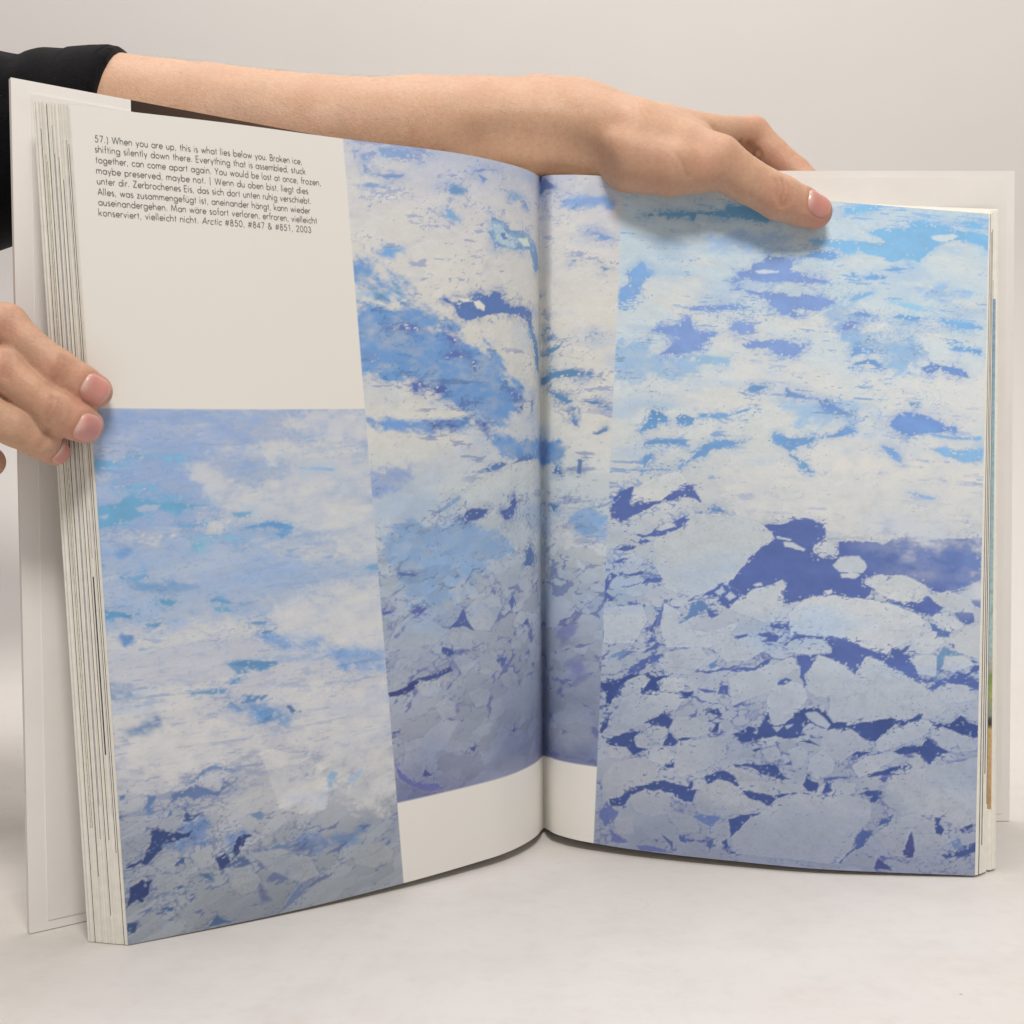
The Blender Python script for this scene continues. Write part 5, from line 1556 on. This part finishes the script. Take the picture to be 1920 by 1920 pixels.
# ---- near hand: fingers round the fore-edge of the left half, from outside the frame
near = Field([at(-640, 700, 1.5)[0], .385, .085], [at(230, 700, 1.30)[0], .560, .275], 0.0010)
pI = limb(near, [(-178, 582, 1.425, .033), (-80, 592, 1.350, .0262), (12, 608, 1.318, .0232), (52, 646, 1.314, .0200), (108, 692, 1.316, .0222), (150, 718, 1.327, .0212), (178, 733, 1.3375, .0196)], KS)
pM = limb(near, [(-190, 668, 1.415, .033), (-90, 678, 1.335, .0265), (6, 692, 1.300, .0240), (58, 735, 1.299, .0196), (102, 768, 1.304, .0216), (140, 788, 1.320, .0216), (159, 797, 1.3345, .0208)], KS)
pR = limb(near, [(-195, 752, 1.415, .032), (-100, 762, 1.325, .0255), (-25, 775, 1.296, .0232), (28, 799, 1.298, .0222), (76, 824, 1.315, .0212), (102, 845, 1.3445, .0172)], KS)
pP = limb(near, [(-180, 826, 1.425, .028), (-110, 842, 1.350, .0215), (-60, 853, 1.325, .0205), (-21, 866, 1.345, .0185)], KS)
for a in ((-178, 582, 1.425, .034), (-190, 668, 1.415, .035), (-195, 752, 1.415, .034), (-180, 826, 1.425, .031)):
    limb(near, [a, (-420, 715, 1.50, .066)], KL)
limb(near, [(-400, 660, 1.53, .058), (-250, 610, 1.575, .042), (-90, 632, 1.560, .031), (20, 662, 1.505, .029), (62, 672, 1.472, .025)], KM)   # thumb behind the cover
limb(near, [(-420, 715, 1.50, .066), (-520, 728, 1.52, .066), (-700, 735, 1.55, .085)], KL)

for k_, (pts, dep) in enumerate((([(124, 672, 1.25), (119, 688), (108, 702), (102, 712)], .0009), ([(115, 668, 1.25), (110, 684), (99, 697)], .0006), ([(132, 682, 1.25), (126, 696), (116, 712)], .0005),
                                 ([(109, 748, 1.24), (107, 764), (99, 780), (90, 788)], .0010), ([(98, 744, 1.24), (95, 760), (87, 776)], .0008), ([(117, 755, 1.24), (114, 772), (106, 788)], .0005),
                                 ([(24, 582, 1.25), (24, 600), (18, 620)], .0004), ([(10, 580, 1.25), (11, 600), (6, 618)], .0004), ([(18, 664, 1.24), (21, 686), (16, 706)], .0005), ([(8, 662, 1.24), (10, 684), (6, 704)], .0004),
                                 ([(88, 806, 1.25), (84, 822), (74, 838)], .0006), ([(-10, 750, 1.25), (-6, 772), (-12, 794)], .0004))):
    crease(near, pts, .0010, dep)

v3 = lambda x, y, z: np.array([x, y, z], float)


def nail_plate(f, axis, along, facing, length, width):
    """Outline of a nail laid on the fingertip; presses a fold into the skin round it."""
    along = along / np.linalg.norm(along)
    facing = facing - along * (facing @ along)
    facing /= np.linalg.norm(facing)
    side = np.cross(along, facing)
    nu, nv = 27, 25
    u, v = np.meshgrid(np.linspace(-1, 1, nu), np.linspace(-1, 1, nv), indexing='ij')
    pw = np.where(u > 0, 2.6, 3.2)          # the free end is rounder than the base
    rad = np.maximum(np.abs(u), np.abs(v)) + 1e-9
    k = rad / ((np.abs(u) ** pw + np.abs(v) ** pw) ** (1 / pw) + 1e-9)
    uu, vv = u * k, v * k
    P = axis + along * (uu * length / 2)[..., None] + side * (vv * width / 2)[..., None] + facing * 0.014
    P0 = P.copy()
    for _ in range(40):
        P = P - facing * np.clip(f.sample(P), -.002, .002)[..., None] * .8
        low = ((P0 - P) @ facing) - ((P0[nu // 2, nv // 2] - P[nu // 2, nv // 2]) @ facing)
        P = P + facing * np.maximum(low - .0042, 0)[..., None]
    ring = np.concatenate([P[nu - 6::-1, 0], P[0, 1:], P[1:nu - 5, nv - 1]])
    f.carve(list(ring[::2]), .0011, .00062)
    lift = np.where(rad < .86, .00022, .00022 - (rad - .86) / .14 * .0006)
    return P + facing * lift[..., None], uu, vv


NAILS = [nail_plate(far, at(1519, 391, 1.765), at(1552, 404, 1.775) - at(1496, 382, 1.758), v3(.03, -.95, .22), .0142, .0118),
         nail_plate(near, at(173, 729, 1.335), at(200, 745, 1.345) - at(150, 717, 1.327), v3(.10, -.96, .18), .0108, .0098),
         nail_plate(near, at(152, 794, 1.330), at(182, 806, 1.343) - at(138, 787, 1.319), v3(.06, -.98, .04), .0112, .0104),
         nail_plate(near, at(98, 841, 1.340), at(112, 856, 1.356) - at(80, 827, 1.318), v3(.66, -.73, -.05), .0092, .0088)]


def skin_material():
    m, nt, bs = material('skin')
    tc = nt.nodes.new('ShaderNodeTexCoord').outputs['Object']
    fl = node(nt, 'ShaderNodeAttribute', attribute_name='flush').outputs['Fac']
    big = noise_tex(nt, 34.0, 6, 0.65, tc)
    fine = noise_tex(nt, 480.0, 4, 0.7, tc)
    blot = noise_tex(nt, 110.0, 4, 0.65, tc)
    c = mix(nt, ramp(nt, big, [(0.34, 0.0), (0.66, 1.0)]), SKIN_A, SKIN_B)
    c = mix(nt, ramp(nt, blot, [(0.50, 0.0), (0.72, 0.30)]), c, SKIN_RED)
    c = mix(nt, ramp(nt, fine, [(0.38, 0.0), (0.72, 0.55)]), c, SKIN_C)
    c = mix(nt, fl, c, SKIN_RED)
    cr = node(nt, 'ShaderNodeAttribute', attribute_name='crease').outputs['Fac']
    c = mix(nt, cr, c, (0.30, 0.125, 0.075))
    # faint veins under the thin skin
    ve = noise_tex(nt, 24.0, 2, 0.5, tc, (0.5, 1, 1))
    c = mix(nt, ramp(nt, ve, [(0.475, 0.0), (0.50, 0.14), (0.525, 0.0)]), c, (0.40, 0.30, 0.25))
    # scattered freckles
    vo = node(nt, 'ShaderNodeTexVoronoi', Scale=55.0)
    nt.links.new(tc, vo.inputs['Vector'])
    c = mix(nt, ramp(nt, vo.outputs['Distance'], [(0.03, 0.22), (0.07, 0.0)]), c, (0.36, 0.19, 0.11))
    nt.links.new(c, bs.inputs['Base Color'])
    bs.inputs['Subsurface Weight'].default_value = 0.16
    bs.inputs['Subsurface Radius'].default_value = (1.0, 0.42, 0.25)
    bs.inputs['Subsurface Scale'].default_value = 0.0035
    bs.inputs['Roughness'].default_value = 0.52
    bs.inputs['Specular IOR Level'].default_value = 0.34
    vb = node(nt, 'ShaderNodeTexVoronoi', Scale=900.0)
    nt.links.new(tc, vb.inputs['Vector'])
    ad = node(nt, 'ShaderNodeMath', operation='ADD')
    nt.links.new(vb.outputs['Distance'], ad.inputs[0])
    nt.links.new(noise_tex(nt, 160.0, 4, 0.6, tc), ad.inputs[1])
    bump(nt, bs, ad.outputs[0], 0.20, 0.0005)
    return m


SKIN_A, SKIN_B, SKIN_C, SKIN_RED = (0.555, 0.340, 0.222), (0.630, 0.410, 0.282), (0.480, 0.270, 0.170), (0.585, 0.255, 0.185)
M_SKIN = skin_material()
Vf, Qf = far.mesh()
Vn, Qn = near.mesh()
V = np.concatenate([Vf, Vn])
person = mesh_obj('person', V, np.concatenate([Qf, Qn + len(Vf)]), M_SKIN, smooth=True)
tag(person, 'person in a black top reaching in from the left, holding the book open', 'person')
flush = np.zeros(len(V))
for (u, v, d), r, k in (((1540, 405, 1.752), .014, .7), ((1462, 371, 1.722), .011, .42), ((1330, 300, 1.71), .016, .25), ((1409, 250, 1.905), .012, .30), ((1440, 310, 1.90), .014, .45),
                        ((1500, 320, 1.89), .012, .35), ((1230, 330, 1.70), .022, .18), ((178, 735, 1.318), .010, .75), ((110, 695, 1.292), .009, .40), ((160, 800, 1.313), .010, .7),
                        ((90, 760, 1.282), .009, .30), ((100, 850, 1.33), .009, .55), ((10, 606, 1.294), .010, .35), ((5, 690, 1.275), .010, .35), ((-20, 866, 1.32), .010, .6)):
    q = np.linalg.norm(V - at(u, v, d), axis=1)
    flush = np.maximum(flush, k * np.exp(-(q / r) ** 2))
float_attr(person, 'flush', flush)
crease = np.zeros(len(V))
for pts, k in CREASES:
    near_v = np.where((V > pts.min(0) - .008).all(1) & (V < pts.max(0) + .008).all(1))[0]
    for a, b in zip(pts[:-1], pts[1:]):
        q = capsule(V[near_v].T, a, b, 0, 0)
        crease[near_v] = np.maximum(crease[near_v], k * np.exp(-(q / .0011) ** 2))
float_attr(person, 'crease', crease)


# ---- nails: curved plates let into the fingertips
def nail_material():
    m, nt, bs = material('fingernail')
    cA = node(nt, 'ShaderNodeAttribute', attribute_name='nail_tone').outputs['Color']
    nt.links.new(cA, bs.inputs['Base Color'])
    bs.inputs['Roughness'].default_value = 0.30
    bs.inputs['Specular IOR Level'].default_value = 0.45
    bs.inputs['Coat Weight'].default_value = 0.15
    bs.inputs['Subsurface Weight'].default_value = 0.1
    bs.inputs['Subsurface Scale'].default_value = 0.002
    return m


M_NAIL = nail_material()


def build_nail(P, uu, vv):
    nu, nv = uu.shape
    idx = np.arange(nu * nv).reshape(nu, nv)
    q = np.stack([idx[:-1, :-1], idx[1:, :-1], idx[1:, 1:], idx[:-1, 1:]], -1).reshape(-1, 4)
    o = mesh_obj('fingernail', P, np.ascontiguousarray(q), M_NAIL, person, smooth=True)
    pink, pale, white = np.array([.64, .285, .245]), np.array([.72, .52, .45]), np.array([.74, .60, .50])
    c = np.broadcast_to(pink, P.shape).copy()
    c = lerp(c, pale, np.exp(-((uu + 1.0) / .34) ** 2) * np.exp(-(vv / .8) ** 2) * .9)
    c = lerp(c, white, smooth(.66, .90, uu + .10 * vv ** 2) * .55)
    c = lerp(c, np.array([.64, .38, .30]), smooth(.72, 1, np.abs(vv)) * .6)
    color_attr(o, 'nail_tone', c)


for g in NAILS:
    build_nail(*g)


# ---- fine hair along the upper side of the forearm
def build_hair():
    V, Fc = [], []
    r2 = np.random.default_rng(11)
    for i_ in range(300):
        px = r2.uniform(240, 1040)
        top = np.interp(px, [215, 400, 600, 800, 1000, 1075], [108, 130, 150, 155, 154, 164])
        d = 1.84 + r2.normal(0, .035)
        p = at(px, top - 25, d)
        dn = v3(0, 0, -1)
        if i_ % 4 == 1:            # hair lying on the side of the arm that faces us
            p = at(px, top + r2.uniform(4, 95), 1.66)
            dn = v3(0, 1, 0)
        for _k in range(60):
            p = p + dn * np.clip(float(far.sample(p)), -.004, .004) * .8
        L = r2.uniform(.003, .009) * (0.6 if px > 800 else 1.0)
        ax = v3(r2.normal(.85, .2), r2.normal(0, .2), r2.uniform(.02, .40)) if i_ % 4 != 1 else v3(r2.normal(.8, .2), -.10, r2.normal(-.15, .35))
        ax /= np.linalg.norm(ax)
        b = len(V)
        w0 = .00004
        for j in range(4):
            t = j / 3
            c = p + ax * L * t + v3(0, 0, -.0016) * t * t
            w = w0 * (1 - .8 * t)
            V.extend([c + v3(0, -w, w), c + v3(0, w, 0), c + v3(0, -w, -w)])
        for j in range(3):
            a = b + j * 3
            for q in range(3):
                Fc.append((a + q, a + (q + 1) % 3, a + 3 + (q + 1) % 3, a + 3 + q))
    m = plain('brown_arm_hair', (0.42, 0.29, 0.19), 0.5, 0.2, 200.0, 0.3, 0.0)
    o = mesh_obj('arm_hair', V, np.array(Fc), m, person)
    tag(o, kind='stuff')


build_hair()


# ---- black long-sleeved top
def build_top():
    f = Field([-1.00, .30, -.02], [at(240, 200, 1.84)[0], 1.02, .52], 0.0036)
    limb(f, [(230, 267, 1.838, .1400), (190, 266, 1.84, .1390), (110, 266, 1.848, .1370), (45, 270, 1.852, .1345)], .003)
    limb(f, [(40, 270, 1.853, .1310), (8, 277, 1.856, .1385), (-120, 288, 1.86, .150)], .006)
    limb(f, [(-120, 288, 1.86, .150), (-420, 240, 1.95, .165), (-760, 190, 2.15, .185)], .02)
    limb(f, [(-560, 732, 1.525, .105), (-760, 730, 1.56, .115), (-1000, 640, 1.60, .140), (-1250, 420, 1.65, .170)], .02)
    # chest and shoulders
    f.add(v3(-.80, .60, .38), v3(-.80, .78, .38), .095, .095, .05)
    f.add(v3(-.82, .62, .10), v3(-.82, .76, .10), .11, .11, .06)
    f.add(v3(-.81, .62, .10), v3(-.81, .62, .36), .11, .10, .06)
    f.add(v3(-.81, .76, .10), v3(-.81, .76, .36), .11, .10, .06)
    # folds gathered at the elbow
    f.carve(cz((30, 110, 1.82), (24, 140, 1.77), (26, 190, 1.74)), .008, .004)
    f.carve(cz((120, 115, 1.80), (90, 160, 1.75), (70, 220, 1.72)), .010, .0016)
    # open cuff: cut square and hollow it round the arm
    cut = at(206, 259, 1.845)
    ax = at(206, 259, 1.845) - at(110, 262, 1.85)
    ax = v3(1, 0, -.14)
    cut = at(184, 150, 1.74)
    ax /= np.linalg.norm(ax)
    sl, p = f.box([-.24, .45, .2], [-.15, .70, .48])
    plane = (p[0] - cut[0]) * ax[0] + (p[1] - cut[1]) * ax[1] + (p[2] - cut[2]) * ax[2] - .002
    f.d[sl] = -smin(-f.d[sl], -plane.astype(np.float32), .004)
    Vt, Qt = f.mesh()
    m, nt, bs = material('black_jersey')
    tc = nt.nodes.new('ShaderNodeTexCoord').outputs['Object']
    n = noise_tex(nt, 900.0, 3, 0.7, tc)
    lint = ramp(nt, noise_tex(nt, 1500.0, 1, 0.5, tc), [(0.74, 0.0), (0.80, 0.25)])
    c = mix(nt, ramp(nt, n, [(0.35, 0.0), (0.7, 1.0)]), (0.003, 0.003, 0.004), (0.008, 0.0075, 0.0095))
    c = mix(nt, lint, c, (0.20, 0.19, 0.19))
    nt.links.new(c, bs.inputs['Base Color'])
    bs.inputs['Roughness'].default_value = 0.95
    bs.inputs['Specular IOR Level'].default_value = 0.12
    bs.inputs['Sheen Weight'].default_value = 0.08
    bs.inputs['Sheen Roughness'].default_value = 0.4
    bump(nt, bs, noise_tex(nt, 1100.0, 3, 0.6, tc), 0.35, 0.0006)
    o = mesh_obj('black_top', Vt, Qt, m, person, smooth=True)
    tag(o, 'black long-sleeved top pushed up the forearm')
    # turned hem at the end of the sleeve
    c0, c1 = at(148, 266, 1.844), at(204, 267, 1.840)
    prof = [(-.30, .1372), (.10, .1388), (.55, .1400), (.60, .1392), (.65, .1402), (.92, .1405), (.985, .1398), (1.0, .1378), (.985, .1350), (.80, .1335), (.30, .1325)]
    nseg, Vc, Fc = 72, [], []
    for w, r in prof:
        for k in range(nseg):
            a = 2 * math.pi * k / nseg
            rr = r * S * (1 + .006 * math.sin(3 * a + .6) + .004 * math.sin(7 * a))
            dz, dy = rr * math.sin(a), rr * math.cos(a)
            Vc.append(c0 + (c1 - c0) * w + v3(.14 * dz + .0009 * math.sin(4 * a), dy, dz))
    for j in range(len(prof) - 1):
        for k in range(nseg):
            k2 = (k + 1) % nseg
            Fc.append((j * nseg + k, (j + 1) * nseg + k, (j + 1) * nseg + k2, j * nseg + k2))
    mesh_obj('cuff', Vc, np.array(Fc), m, o, smooth=True)


build_top()
